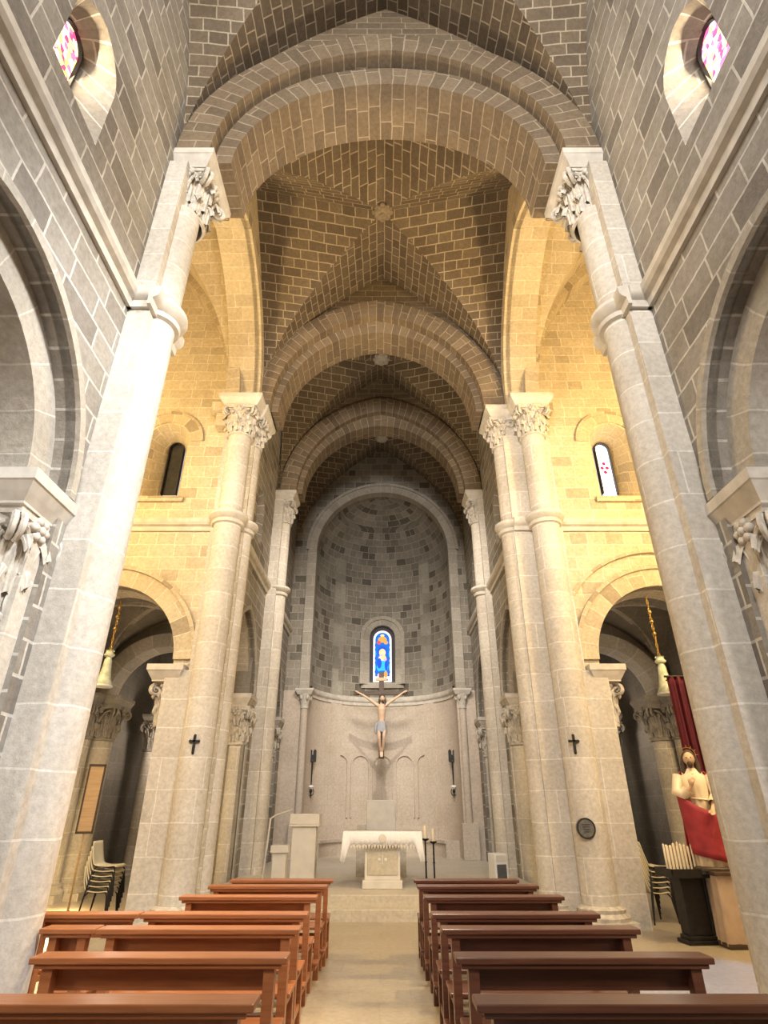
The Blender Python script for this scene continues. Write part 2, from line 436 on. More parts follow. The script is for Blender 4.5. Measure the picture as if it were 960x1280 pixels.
def shaft(b, cx, cy, r, z0, z1, n=28):
    P = [[(cx + r*math.cos(2*PI*j/n), cy + r*math.sin(2*PI*j/n), z) for z in (z0, z1)] for j in range(n+1)]
    U = [[(r*2*PI*j/n, z) for z in (z0, z1)] for j in range(n+1)]
    b.grid(P, U)
def ringmould(b, cx, cy, r, z):
    b.lathe([(r, z-.20), (r+.05, z-.18), (r+.06, z-.12), (r+.03, z-.09), (r+.10, z-.05), (r+.13, z), (r+.12, z+.06), (r+.05, z+.09), (r, z+.10)], cx, cy, 28)
def base_mould(b, cx, cy, r, z0=0):
    b.box(cx-r-.14, cx+r+.14, cy-r-.14, cy+r+.14, z0, z0+.14)
    b.lathe([(r+.13, z0+.14), (r+.14, z0+.19), (r+.07, z0+.24), (r+.09, z0+.29), (r, z0+.33)], cx, cy, 24)
def string_profile(depth=.13):
    return [(0, -.20), (depth*.35, -.20), (depth*.4, -.10), (depth*.8, -.07), (depth, -.02), (depth, .07), (0, .12)]
def stringrun(b, p0, p1, nrm, z, depth=.13):
    pr = string_profile(depth); A = []; B = []
    for d, h in pr:
        A.append((p0[0]+nrm[0]*d, p0[1]+nrm[1]*d, z+h)); B.append((p1[0]+nrm[0]*d, p1[1]+nrm[1]*d, z+h))
    for i in range(len(pr)-1):
        b.face([A[i], B[i], B[i+1], A[i+1]])
    b.face(A); b.face(B[::-1])

# ------------------------------------------------------------------ floor, steps
b = MB(); b.box(-9.6, 9.6, -4.2, 23.4, -.2, 0)
struct(b.build('floor', M_FLOOR), 'polished beige stone slab floor of the church', 'floor')
b = MB(); b.box(-3.2, 3.0, 11.65, 23, -.05, .17); 
struct(b.build('floor_lower_step', M_STEP, bevel=.012), 'pale lower step up to the altar platform', 'step')
b = MB(); b.box(-3.2, 3.0, 12.0, 23, .05, .34)
struct(b.build('floor_altar_platform', M_STEP, bevel=.012), 'pale raised stone platform carrying the altar', 'platform')

# ------------------------------------------------------------------ first bay: nave walls with arcade arch and clerestory window
def first_bay(s):
    w = W1[s]; nm = SIDE[s]; mp = planeX(s*w, s); T = .68; TW = .44
    yc, sp = 3.05, 4.35
    outer = [(-3.8, 0), (yc-1.74, 0)] + arch(yc, 1.74, sp, 1.78) + [(yc+1.74, 0), (5.5, 0), (5.5, 15.2), (-3.8, 15.2)]
    win = opening(3.15, .44, 8.85, .52, 7.95, 16); winb = opening(3.2, .2, 9.2, .25, 8.45, 16)
    o = wall2d(outer, [win], mp, TW, [winb]).build('wall_nave_' + nm, M_WALL)
    struct(o, 'tall %s nave wall of grey brown stone with arcade arch and high window' % nm, 'wall')
    # inner order of the arcade arch
    b = ring(arch(yc, 1.40, sp, 1.42), arch(yc, 1.80, sp, 1.84), mp, .2, T)
    b2 = ring(arch(yc, 1.74, sp, 1.78), arch(yc, 1.84, sp, 1.88), mp, -.05, .1)
    b.add(b2)
    for y0, y1 in ((yc-1.8, yc-1.40), (yc+1.40, yc+1.8)):
        b.box(s*(w+.2), s*(w+T), y0, y1, 0, sp)
    o = b.build('arch_nave_arcade_' + nm, M_RING)
    struct(o, 'round two-order arcade arch in the %s nave wall' % nm, 'arch')
    # window glass
    g = MB(); pts = opening(3.2, .2, 9.2, .25, 8.45, 16)
    g.face([mp(p[0], p[1], TW-.03) for p in pts])
    fr = ring(opening(3.2, .185, 9.2, .235, 8.47, 16), pts, mp, TW-.08, TW)
    o = fr.build('window_clerestory_' + nm, M_LEAD); struct(o, 'small round-headed stained glass window high in the %s nave wall' % nm, 'window')
    g.build('stained_glass', MAT_CLER[s], o)
    # string course
    b = MB(); stringrun(b, (s*w, -3.8), (s*w, 4.95), (-s, 0), STR)
    struct(b.build('trim_nave_string_' + nm, M_CONC), 'moulded string course along the %s nave wall' % nm, 'moulding')
    # aisle behind: outer wall, ceiling
    b = MB(); b.box(s*7.3, s*7.6, -3.8, 5.9, 0, 7.4)
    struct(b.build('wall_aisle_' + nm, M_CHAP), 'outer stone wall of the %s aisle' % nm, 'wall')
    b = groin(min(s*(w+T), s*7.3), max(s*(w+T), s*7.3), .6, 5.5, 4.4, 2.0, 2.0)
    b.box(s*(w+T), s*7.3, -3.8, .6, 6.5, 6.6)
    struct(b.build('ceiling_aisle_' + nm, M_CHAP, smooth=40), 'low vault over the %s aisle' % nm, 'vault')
MAT_CLER = {-1: stained('yellow_pink_glass', [(1,.75,.18),(.9,.08,.2),(1,.9,.5),(.95,.2,.35),(1,.82,.3),(1,.95,.85)], 16, 2.2),
            1: stained('rose_white_glass', [(1,.95,.9),(.95,.12,.3),(1,.9,.8),(.9,.25,.45),(1,.8,.3)], 16, 2.2)}
for s in (-1, 1): first_bay(s)

# west end (behind the viewpoint); doorway and round window added to admit light
door = [(-1.2, 0)] + [(1.2, 0)]
outer = [(-9.4, 0), (-1.3, 0)] + arch(0, 1.3, 3.2, 1.3, 16) + [(1.3, 0), (9.4, 0), (9.4, 15.2), (-9.4, 15.2)]
rose = [(1.5*math.cos(2*PI*k/32), 10.2 + 1.5*math.sin(2*PI*k/32)) for k in range(32)]
struct(wall2d(outer, [rose], planeY(-3.8, -1), .6).build('wall_west', M_WALL), 'unseen west wall with doorway and round window opened to admit light', 'wall')

# ------------------------------------------------------------------ transverse arches
def pavg(P): return (P[1]-P[-1])/2
def transverse(name, P, y0, yl0, yl1, a_lo, r_lo, a_up, r_up, label, mat=None):
    c = pavg(P); mp = planeY(0)
    b = ring(arch(c, a_lo, SPR, r_lo, 36), arch(c, a_lo+.45, SPR, r_lo+.5, 36), lambda p, t, d: (p, d, t), yl0, yl1)
    b.add(ring(arch(c, a_up, SPR, r_up, 36), arch(c, a_up+.5, SPR, r_up+.55, 36), lambda p, t, d: (p, d, t), y0, yl1+.05))
    # stilting blocks between abacus and curve
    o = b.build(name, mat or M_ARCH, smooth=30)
    struct(o, label, 'arch')
    # masonry over the arch up to the vault
    outer = [(-3.3, SPR-.05)] + [(c-a_up-.3, SPR-.05)] + arch(c, a_up+.25, SPR, r_up+.28, 36) + [(c+a_up+.3, SPR-.05), (3.3, SPR-.05), (3.3, 15.4), (-3.3, 15.4)]
    w = wall2d(outer, [], lambda p, t, d: (p, y0+.12+d, t), yl1-y0-.14)
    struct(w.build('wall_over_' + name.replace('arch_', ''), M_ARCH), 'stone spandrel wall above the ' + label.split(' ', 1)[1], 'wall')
transverse('arch_crossing_west', P1, 4.98, 5.2, 6.1, 2.36, 2.2, 2.62, 2.8, 'first great stone arch across the nave before the crossing')
transverse('arch_crossing_east', P2, 11.02, 11.25, 12.05, 2.42, 2.6, 2.58, 3.0, 'second great pointed stone arch between crossing and choir')
transverse('arch_choir', P3, 15.15, 15.35, 15.95, 2.42, 2.55, 2.58, 3.0, 'third pointed stone arch halfway along the choir')

# vaults
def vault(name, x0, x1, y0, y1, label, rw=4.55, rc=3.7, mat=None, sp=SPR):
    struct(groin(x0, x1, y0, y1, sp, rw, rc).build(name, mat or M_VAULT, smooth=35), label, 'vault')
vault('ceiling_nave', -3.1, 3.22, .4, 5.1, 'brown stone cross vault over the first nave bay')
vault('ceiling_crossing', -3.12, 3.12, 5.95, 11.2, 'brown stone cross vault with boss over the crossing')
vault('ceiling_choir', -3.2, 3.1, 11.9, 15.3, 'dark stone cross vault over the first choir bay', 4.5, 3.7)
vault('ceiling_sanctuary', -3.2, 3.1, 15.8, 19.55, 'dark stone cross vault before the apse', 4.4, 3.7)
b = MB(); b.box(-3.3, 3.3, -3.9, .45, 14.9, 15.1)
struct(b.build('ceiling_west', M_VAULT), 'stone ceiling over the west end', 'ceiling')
M_BOSS = plain('brown_boss_stone', (.24,.19,.135), .85, var=.25, scale=14, bump=.4)
def boss(x, y, z, r, label, mat=None):
    b = MB(); b.ball((0,0,0), r, 10, sz=.55)
    for k in range(8):
        a = k*PI/4; b.ball((r*.9*math.cos(a), r*.9*math.sin(a), .01), r*.35, 6, sz=.7)
    b.ball((0, 0, -r*.45), r*.38, 7)
    meta(b.build('vault_boss', mat or M_CAP, loc=(x, y, z), smooth=50), label, 'boss')
boss(0, 8.57, SPR+3.68, .2, 'small carved flower boss at the crown of the crossing vault', M_BOSS)
boss(-.03, 13.45, SPR+3.66, .22, 'pale round boss at the crown of the first choir vault')
boss(-.03, 17.7, SPR+3.66, .2, 'small dark boss at the crown of the vault before the apse')

# ------------------------------------------------------------------ transept arms
def transept(s):
    nm = SIDE[s]; c = s*TC[s]
    # lateral crossing arch: wall between crossing and transept arm above the piers
    yc, a, rise = 8.48, 2.4, 3.0
    mp = planeX(s*3.02, s)
    outer = [(5.4, SPR), (yc-a, SPR)] + arch(yc, a, SPR, rise, 32) + [(yc+a, SPR), (11.6, SPR), (11.6, 15.4), (5.4, 15.4)]
    w = wall2d(outer, [], mp, .74)
    w.add(ring(arch(yc, a-.0, SPR, rise, 32), arch(yc, a+.3, SPR, rise+.3, 32), mp, -.06, .1))
    struct(w.build('arch_transept_' + nm, M_TRARCH, smooth=20), 'high stone arch opening from the crossing into the %s transept' % nm, 'arch')
    # east wall with chapel arch and window
    wc = s*(5.05 if s < 0 else 5.38)
    ar = arch(c, 1.45, 4.05 + .2, 1.5, 32)
    outer = [(s*3.0, 0), (c - s*1.45, 0)] + (ar if s > 0 else ar[::-1]) + [(c + s*1.45, 0), (s*9.3, 0), (s*9.3, 16.2), (s*3.0, 16.2)]
    win = opening(wc, .50, 9.35, .5, 7.85, 16); winb = opening(wc, .18, 9.5, .2, 8.25, 16)
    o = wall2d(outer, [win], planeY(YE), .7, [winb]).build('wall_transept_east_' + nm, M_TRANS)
    struct(o, 'yellow-lit stone wall of the %s transept with chapel arch and small window' % nm, 'wall')
    g = MB(); g.face([(p[0], YE+.64, p[1]) for p in winb])
    fr = ring(opening(wc, .16, 9.5, .18, 8.27, 16), winb, planeY(YE), .55, .68)
    fo = fr.build('window_transept_' + nm, M_LEAD)
    struct(fo, 'narrow round-headed window in the yellow-lit %s transept wall' % nm, 'window')
    g.build('glass_pane', M_DARKGLASS if s < 0 else emit('bright_pane', (1, .96, .93), 3.0), fo)
    if s > 0:                                           # red ornaments in the pane
        k = MB()
        for dx, dz in ((0, .12), (0, -.12), (.06, 0), (-.06, 0)):
            k.ball((wc+dx, YE+.62, 9.0+dz), .045, 6, sy=.15)
        k.build('red_ornament', emit('red_glass', (.85, .05, .12), 1.2), fo)
    # voussoir hood around the window and the chapel arch mouldings
    hb = ring(arch(wc, .54, 9.35, .54, 16), arch(wc, .78, 9.35, .78, 16), planeY(YE), -.03, .05)
    hb.add(ring(arch(wc, .78, 9.35, .78, 16), arch(wc, .84, 9.35, .84, 16), planeY(YE), -.06, .05))
    hb.box(wc-.62, wc+.62, YE-.07, YE+.1, 7.72, 7.85)
    hb.build('window_hood', M_TRARCH, fo)
    b = ring(arch(c, 1.45, 4.25, 1.5, 32), arch(c, 1.80, 4.25, 1.86, 32), planeY(YE), -.07, .2)
    b.add(ring(arch(c, 1.80, 4.25, 1.86, 32), arch(c, 1.88, 4.25, 1.94, 32), planeY(YE), -.11, .05))
    if s > 0: b.add(ring(arch(c, 2.16, 4.25, 2.24, 32)[4:-4], arch(c, 2.22, 4.25, 2.30, 32)[4:-4], planeY(YE), -.07, .05))
    struct(b.build('arch_chapel_' + nm, M_TRARCH), 'round chapel arch in the yellow-lit %s transept wall' % nm, 'arch')
    b = MB(); stringrun(b, (s*3.5, YE), (s*9.3, YE), (0, -1), STR)
    struct(b.build('trim_transept_string_' + nm, M_CONC), 'horizontal string course on the yellow-lit %s transept wall' % nm, 'moulding')
    # wall arch of the transept vault
    ac = s*6.45
    b = ring(arch(ac, 2.72, 10.2, 5.1, 32), arch(ac, 3.05, 10.2, 5.45, 32), planeY(YE), -.42, .1)
    b.box(s*3.45, s*4.0, YE-.42, YE+.1, 9.95, 10.2); b.box(s*3.6, s*3.9, YE-.3, YE+.1, 9.6, 9.95)
    struct(b.build('arch_wall_rib_' + nm, M_TRARCH, smooth=20), 'pointed wall rib under the %s transept vault on a small console' % nm, 'arch')
    x0, x1 = sorted((s*3.7, s*9.3))
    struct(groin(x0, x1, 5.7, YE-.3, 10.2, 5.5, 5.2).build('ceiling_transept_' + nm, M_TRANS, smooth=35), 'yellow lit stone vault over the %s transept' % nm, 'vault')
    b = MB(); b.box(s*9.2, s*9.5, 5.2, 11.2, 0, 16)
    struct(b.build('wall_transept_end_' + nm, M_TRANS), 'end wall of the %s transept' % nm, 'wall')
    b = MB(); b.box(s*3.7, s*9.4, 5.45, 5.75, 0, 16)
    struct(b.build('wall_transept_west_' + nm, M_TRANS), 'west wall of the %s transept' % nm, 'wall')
    # chapel beyond the arch
    x0, x1 = sorted((s*3.72, s*7.2))
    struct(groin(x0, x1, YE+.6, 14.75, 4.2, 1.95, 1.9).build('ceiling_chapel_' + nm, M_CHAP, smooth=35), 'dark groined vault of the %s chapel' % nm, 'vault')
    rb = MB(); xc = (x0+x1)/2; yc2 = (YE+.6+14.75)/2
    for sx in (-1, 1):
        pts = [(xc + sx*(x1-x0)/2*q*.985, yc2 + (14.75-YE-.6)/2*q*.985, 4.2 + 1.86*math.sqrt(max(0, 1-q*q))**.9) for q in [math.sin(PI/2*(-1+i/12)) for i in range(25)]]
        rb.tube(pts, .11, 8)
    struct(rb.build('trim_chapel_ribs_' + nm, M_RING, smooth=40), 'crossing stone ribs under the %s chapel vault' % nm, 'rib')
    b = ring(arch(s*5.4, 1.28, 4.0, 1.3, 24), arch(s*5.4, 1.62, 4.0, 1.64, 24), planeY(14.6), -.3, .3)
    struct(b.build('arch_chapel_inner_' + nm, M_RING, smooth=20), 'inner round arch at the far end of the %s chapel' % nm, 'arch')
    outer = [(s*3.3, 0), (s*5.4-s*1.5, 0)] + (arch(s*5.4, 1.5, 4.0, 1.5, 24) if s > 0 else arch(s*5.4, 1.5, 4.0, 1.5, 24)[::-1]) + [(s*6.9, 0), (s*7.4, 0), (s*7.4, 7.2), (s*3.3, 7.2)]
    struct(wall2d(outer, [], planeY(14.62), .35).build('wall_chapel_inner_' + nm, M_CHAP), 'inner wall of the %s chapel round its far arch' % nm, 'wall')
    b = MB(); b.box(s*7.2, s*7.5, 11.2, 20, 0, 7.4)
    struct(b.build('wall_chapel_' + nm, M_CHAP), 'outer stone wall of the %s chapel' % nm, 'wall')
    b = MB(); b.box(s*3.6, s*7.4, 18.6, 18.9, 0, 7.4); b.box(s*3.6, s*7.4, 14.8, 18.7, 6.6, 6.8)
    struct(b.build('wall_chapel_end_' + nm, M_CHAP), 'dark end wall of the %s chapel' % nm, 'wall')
for s in (-1, 1): transept(s)

# ------------------------------------------------------------------ choir side walls
def choir(s):
    nm = SIDE[s]; w = W2[s]; mp = planeX(s*w, s); T = .6
    def path(yc, a): return [(yc-a, 0)] + arch(yc, a, 4.15, a*1.3, 24) + [(yc+a, 0)]
    outer = [(11.6, 0)] + path(13.45, 1.42) + path(17.6, 1.32) + [(YA+.1, 0), (YA+.1, 15.4), (11.6, 15.4)]
    win = [opening(y, .40, 8.9, .42, 7.9, 14) for y in (13.5, 17.7)]; wb = [opening(y, .16, 8.8, .18, 8.1, 14) for y in (13.5, 17.7)]
    struct(wall2d(outer, win, mp, T, wb).build('wall_choir_' + nm, M_WALL), '%s choir wall with two side arches' % nm, 'wall')
    for i, y in enumerate((13.5, 17.7)):
        f = ring(opening(y, .14, 8.8, .16, 8.12, 14), wb[i], mp, T-.12, T-.02).build('window_choir_%s' % nm, M_LEAD)
        struct(f, 'slit window in the %s choir wall above the %s arch' % (nm, ('first', 'second')[i]), 'window')
        g = MB(); g.face([mp(p[0], p[1], T-.06) for p in wb[i]]); g.build('glass_pane', MAT_PANE, f)
    b = MB()
    for yc, a in ((13.45, 1.42), (17.6, 1.32)):
        b.add(ring(arch(yc, a-.14, 4.15, a*1.3-.15, 24), arch(yc, a+.04, 4.15, a*1.3+.04, 24), mp, .14, T))
        b.add(ring(arch(yc, a, 4.15, a*1.3, 24), arch(yc, a+.10, 4.15, a*1.3+.1, 24), mp, -.05, .1))
        for q in (-1, 1): b.box(s*(w+.14), s*(w+T), yc+q*(a-.14), yc+q*a, 0, 4.15)
    struct(b.build('arch_choir_arcade_' + nm, M_RING), 'side arches with moulded edges in the %s choir wall' % nm, 'arch')
    b = MB(); stringrun(b, (s*w, 11.6), (s*w, YA), (-s, 0), STR)
    struct(b.build('trim_choir_string_' + nm, M_CONC), 'sloping-away string course along the %s choir wall' % nm, 'moulding')
    b = MB(); b.box(s*(w+T-.02), s*3.75, 11.4, 14.7, 0, 7.2); 
    b2 = MB(); b2.box(s*(w+.1), s*5.2, 15.0, 15.3, 0, 7.4); b2.box(s*(w+.1), s*5.2, 19.2, 19.5, 0, 7.4)
    b2.box(s*(w+.55), s*5.2, 11.5, 19.4, 6.6, 6.8); b2.box(s*5.1, s*5.3, 15.0, 19.4, 0, 7)
    struct(b2.build('wall_choir_aisle_' + nm, M_RING), 'pinkish stone cross wall seen through the %s choir arches' % nm, 'wall')
MAT_PANE = emit('pale_pane', (.95, .97, 1.0), .9)
for s in (-1, 1): choir(s)

# ------------------------------------------------------------------ piers
def pier_crossing_west(s):
    x = s*P1[s]; w = W1[s]; nm = SIDE[s]
    t = thing('stone_pier', ('thick pale %s pier nearest the viewer, ' % nm) + ('glaring white in the daylight' if s < 0 else 'grey in the shade beside the statue'), 'pier', (x, Y1, 0))
    D = {}
    def L(mb, name, mat, parent=None, **k):
        mb.transform(Matrix.Translation((-x, -Y1, 0)))
        D[name] = mb.build(name, mat, D[parent] if parent else t, **k); return D[name]
    b = MB(); b.box(s*(w-.26), s*(w+.7), 4.95, 5.72, 0, SPR-.35); L(b, 'pilaster', M_PIER)
    b = MB(); shaft(b, x, Y1, .235, .3, SPR-1.15); L(b, 'shaft', M_PIER, smooth=60)
    b = MB(); base_mould(b, x, Y1, .235); L(b, 'base_moulding', M_CAP, parent='shaft', smooth=40)
    b = MB(); ringmould(b, x, Y1, .235, STR)
    stringrun(b, (s*(w-.26), 4.95), (s*(w+.1), 4.95), (0, -1), STR); stringrun(b, (s*(w-.26), 4.85), (s*(w-.26), 5.75), (-s, 0), STR)
    L(b, 'shaft_ring', M_CONC, parent='shaft', smooth=40)
    b = MB(); capital(b, x, Y1+.12, SPR-1.15, SPR-.27, .24, .36, 3+s); L(b, 'capital', M_CAP, smooth=40)
    b = MB(); abacus(b, *sorted((x-s*.38, s*(w+.3))), 4.97, 6.02, SPR, .3, .1); L(b, 'abacus', M_CONC, parent='capital')
    # respond of the arcade, facing west
    rx = s*(w+.36)
    b = MB(); b.box(s*(w+.05), s*(w+.66), 4.6, 5.0, 0, 4.3); L(b, 'respond_pilaster', M_PIER)
    b = MB(); shaft(b, rx, 4.62, .22, .3, 3.15); L(b, 'respond_shaft', M_PIER, smooth=60)
    b = MB(); capital(b, rx, 4.66, 3.1, 4.05, .23, .33, 11+s); L(b, 'respond_capital', M_CAP, smooth=40)
    b = MB(); abacus(b, *sorted((s*(w-.06), s*(w+.8))), 4.22, 5.0, 4.33, .3, .1); L(b, 'respond_abacus', M_CONC, parent='respond_capital')
    # east-facing shaft carrying the high transept arch
    ex = s*3.4
    b = MB(); shaft(b, ex, 5.75, .26, .3, SPR-1.1); L(b, 'transept_shaft', M_PIER, smooth=60)
    b = MB(); capital(b, ex, 5.8, SPR-1.1, SPR-.25, .26, .36, 21+s); L(b, 'transept_capital', M_CAP, smooth=40)
    b = MB(); abacus(b, ex-.42, ex+.42, 5.4, 6.22, SPR, .26, .1); L(b, 'transept_abacus', M_CONC, parent='transept_capital')
def pier_crossing_east(s):
    x = s*P2[s]; xw = s*PW[s]; nm = SIDE[s]; w = W2[s]; c = s*TC[s]
    t = thing('stone_pier', 'tall %s pier at the entrance to the choir, %s' % (nm, 'with a cable down its shaft' if s < 0 else 'with a round grey plaque on it'), 'pier', (xw, YW, 0))
    D = {}
    def L(mb, name, mat, parent=None, **k):
        mb.transform(Matrix.Translation((-xw, -YW, 0)))
        D[name] = mb.build(name, mat, D[parent] if parent else t, **k); return D[name]
    b = MB(); b.box(s*(abs(x)-.02), s*3.62, 11.12, 11.87, 0, SPR-.3)
    b.box(s*(abs(xw)-.05), s*(abs(xw)+.36), YW, 11.22, 0, SPR-.4); L(b, 'core', M_PIER)
    b = MB(); shaft(b, xw, YW, .255, STR, SPR-1.0); shaft(b, xw, YW, .285, .3, STR); L(b, 'shaft', M_PIER, smooth=60)
    b = MB(); shaft(b, x, Y2, .21, STR, SPR-1.0); shaft(b, x, Y2, .235, .3, STR); L(b, 'choir_shaft', M_PIER, smooth=60)
    b = MB(); base_mould(b, xw, YW, .285); base_mould(b, x, Y2, .235); L(b, 'base_moulding', M_CAP, parent='shaft', smooth=40)
    b = MB(); ringmould(b, xw, YW, .285, STR); ringmould(b, x, Y2, .235, STR)
    stringrun(b, (s*(abs(x)-.02), 11.1), (s*3.5, 11.1), (0, -1), STR)
    L(b, 'shaft_ring', M_CONC, parent='shaft', smooth=40)
    b = MB(); capital(b, xw, YW, SPR-1.02, SPR-.27, .26, .37, 31+s); L(b, 'capital', M_CAP, smooth=40)
    b = MB(); capital(b, x, Y2, SPR-1.02, SPR-.27, .22, .33, 41+s); L(b, 'choir_capital', M_CAP, smooth=40)
    b = MB(); abacus(b, xw-.5, xw+.5, YW-.42, 11.35, SPR, .28, .12); L(b, 'abacus', M_CONC, parent='capital')
    b = MB(); abacus(b, *sorted((x-s*.38, s*3.6)), Y2-.42, 12.05, SPR, .28, .12); L(b, 'choir_abacus', M_CONC, parent='choir_capital')
    # respond of the chapel arch
    j = c - s*1.45
    b = MB(); b.box(s*3.3, j+s*.02, YE-.26, YE+.7, 0, 4.0); L(b, 'chapel_respond', M_PIER)
    b = MB(); shaft(b, j+s*.02, YE+.18, .15, 0, 3.15); L(b, 'respond_shaft', M_PIER, smooth=60)
    b = MB(); capital(b, j+s*.02, YE+.12, 3.05, 3.85, .17, .26, 51+s); L(b, 'respond_capital', M_CAP, smooth=40)
    b = MB(); abacus(b, *sorted((j-s*.32, j+s*.36)), YE-.34, YE+.72, 4.1, .3, .1); L(b, 'respond_abacus', M_CONC, parent='respond_capital')
    # east respond towards the choir arcade
    b = MB(); capital(b, s*(w+.3), 12.05, 3.1, 3.9, .2, .28, 61+s); L(b, 'choir_respond_capital', M_CAP, smooth=40)
    b = MB(); shaft(b, s*(w+.3), 12.0, .2, 0, 3.12); L(b, 'choir_respond_shaft', M_PIER, smooth=60)
    b = MB(); abacus(b, *sorted((s*(w-.05), s*(w+.65))), 11.6, 12.4, 4.16, .28, .1); L(b, 'choir_respond_abacus', M_CONC, parent='choir_respond_capital')
def pier_choir(s):
    x = s*P3[s]; nm = SIDE[s]; w = W2[s]
    t = thing('engaged_column', 'slender pale column against the %s choir wall between its two side arches' % nm, 'column', (x, Y3, 0))
    t['kind'] = 'thing'
    D = {}
    def L(mb, name, mat, parent=None, **k):
        mb.transform(Matrix.Translation((-x, -Y3, 0)))
        D[name] = mb.build(name, mat, D[parent] if parent else t, **k); return D[name]
    b = MB(); shaft(b, x, Y3, .2, STR, SPR-.95); shaft(b, x, Y3, .225, .3, STR); L(b, 'shaft', M_PIER, smooth=60)
    b = MB(); b.box(x, s*(w+.3), Y3-.33, Y3+.4, 0, SPR-.3); L(b, 'pilaster', M_PIER)
    b = MB(); base_mould(b, x, Y3, .225); L(b, 'base_moulding', M_CAP, parent='shaft', smooth=40)
    b = MB(); ringmould(b, x, Y3, .225, STR); L(b, 'shaft_ring', M_CONC, parent='shaft', smooth=40)
    b = MB(); capital(b, x, Y3, SPR-1.0, SPR-.25, .21, .31, 71+s); L(b, 'capital', M_CAP, smooth=40)
    b = MB(); abacus(b, *sorted((x-s*.36, s*(w+.1))), Y3-.38, Y3+.5, SPR, .26, .1); L(b, 'abacus', M_CONC, parent='capital')
    # west-facing respond of the first side arch, with its capital
    b = MB(); capital(b, s*(w+.26), 14.78, 3.05, 3.9, .22, .32, 81+s); L(b, 'respond_capital', M_CAP, smooth=40)
    b = MB(); b.box(s*(w+.02), s*(w+.55), 14.75, 15.1, 0, 3.95); shaft(b, s*(w+.26), 14.78, .21, 0, 3.1); L(b, 'respond_shaft', M_PIER, smooth=60)
    b = MB(); abacus(b, *sorted((s*(w-.06), s*(w+.65))), 14.38, 15.2, 4.18, .28, .1); L(b, 'respond_abacus', M_CONC, parent='respond_capital')
for s in (-1, 1):
    pier_crossing_west(s); pier_crossing_east(s); pier_choir(s)
    # responds against the apse wall
    w = W2[s]; x = s*(w+.26)
    t = thing('engaged_column', 'short %s column with leafy capital beside the apse arch' % SIDE[s], 'column', (x, 19.0, 0)); t['kind'] = 'thing'
    b = MB(); shaft(b, 0, 0, .19, 0, 3.2); b.build('shaft', M_PIER, t, 60)
    b = MB(); capital(b, 0, 0, 3.1, 3.95, .2, .3, 91+s); b.build('capital', M_CAP, t, 40)
    b = MB(); abacus(b, -.36, .36, -.4, .4, 4.2, .27, .1); b.build('abacus', M_CONC, t)
    # columns inside the chapels
    for k, (cx, cy, r, lab) in enumerate(((6.62, 14.35, .27, 'stout %s chapel column with flaring leaf capital under the inner arch'), (6.85, 13.9, .2, 'thin %s chapel half column against the outer wall'), (6.5, 17.2, .16, 'slim pale %s shaft deep inside the dark chapel'))):
        t = thing('chapel_column', lab % SIDE[s], 'column', (s*cx, cy, 0)); t['kind'] = 'thing'
        b = MB(); shaft(b, 0, 0, r, .3, 3.15); b.build('shaft', M_RING, t, 60)
        b = MB(); base_mould(b, 0, 0, r); b.build('base_moulding', M_RING, t, 40)
        b = MB(); capital(b, 0, 0, 3.1, 3.85, r, r*1.65, 100+k+s); b.build('capital', M_CHAP, t, 40)
        b = MB(); abacus(b, -r*1.7, r*1.7, -r*1.7, r*1.7, 4.05, .2, .06); b.build('abacus', M_CHAP, t)

# ------------------------------------------------------------------ apse
AR = 2.45; AC = 19.75; ASP = 10.2
outer = [(-3.4, 0), (-AR, 0)] + arch(0, AR, ASP, AR, 40) + [(AR, 0), (3.4, 0), (3.4, 15.4), (-3.4, 15.4)]
struct(wall2d(outer, [], planeY(YA), .3).build('wall_apse_front', M_APSE), 'dark stone wall round the apse arch', 'wall')
for q in (-1, 1):
    b = MB(); b.box(q*(AR-.01), q*3.4, YA-.03, YA+.3, 0, 5.15)
    struct(b.build('wall_apse_pier_' + SIDE[q], M_ASH), 'smooth pale %s jamb of the apse below the string course' % SIDE[q], 'wall')
b = ring(arch(0, AR-.02, ASP, AR-.02, 40), arch(0, AR+.26, ASP, AR+.26, 40), planeY(YA), -.08, .3)
b.add(ring(arch(0, AR+.26, ASP, AR+.26, 40), arch(0, AR+.36, ASP, AR+.36, 40), planeY(YA), -.14, .1))
for q in (-1, 1): b.box(q*(AR-.02), q*(AR+.3), YA-.06, YA+.3, 5.1, ASP)
struct(b.build('arch_apse', M_RING), 'round moulded stone arch framing the apse', 'arch')
def apt(a, z, r=AR): return (r*math.sin(a), AC + r*math.cos(a), z)
wz0, wsp, wa = 5.93, 7.62, .49          # window: sill, springing, half width
aw = math.asin((wa+.0)/AR)
def apse_part(a0, a1, z0f, z1f, n, m=16):
    P = []; U = []
    for i in range(n+1):
        a = a0 + (a1-a0)*i/n; z0, z1 = z0f(a), z1f(a)
        P.append([apt(a, z0 + (z1-z0)*j/m) for j in range(m+1)]); U.append([(AR*a, z0 + (z1-z0)*j/m) for j in range(m+1)])
    return P, U
b = MB()
for a0, a1 in ((-PI/2-.1, -aw), (aw, PI/2+.1)): b.grid(*apse_part(a0, a1, lambda a: 5.2, lambda a: ASP, 24))
b.grid(*apse_part(-aw, aw, lambda a: 5.2, lambda a: wz0, 10, 4))
b.grid(*apse_part(-aw, aw, lambda a: wsp + math.sqrt(max(0, wa*wa - (AR*math.sin(a))**2)), lambda a: ASP, 20))
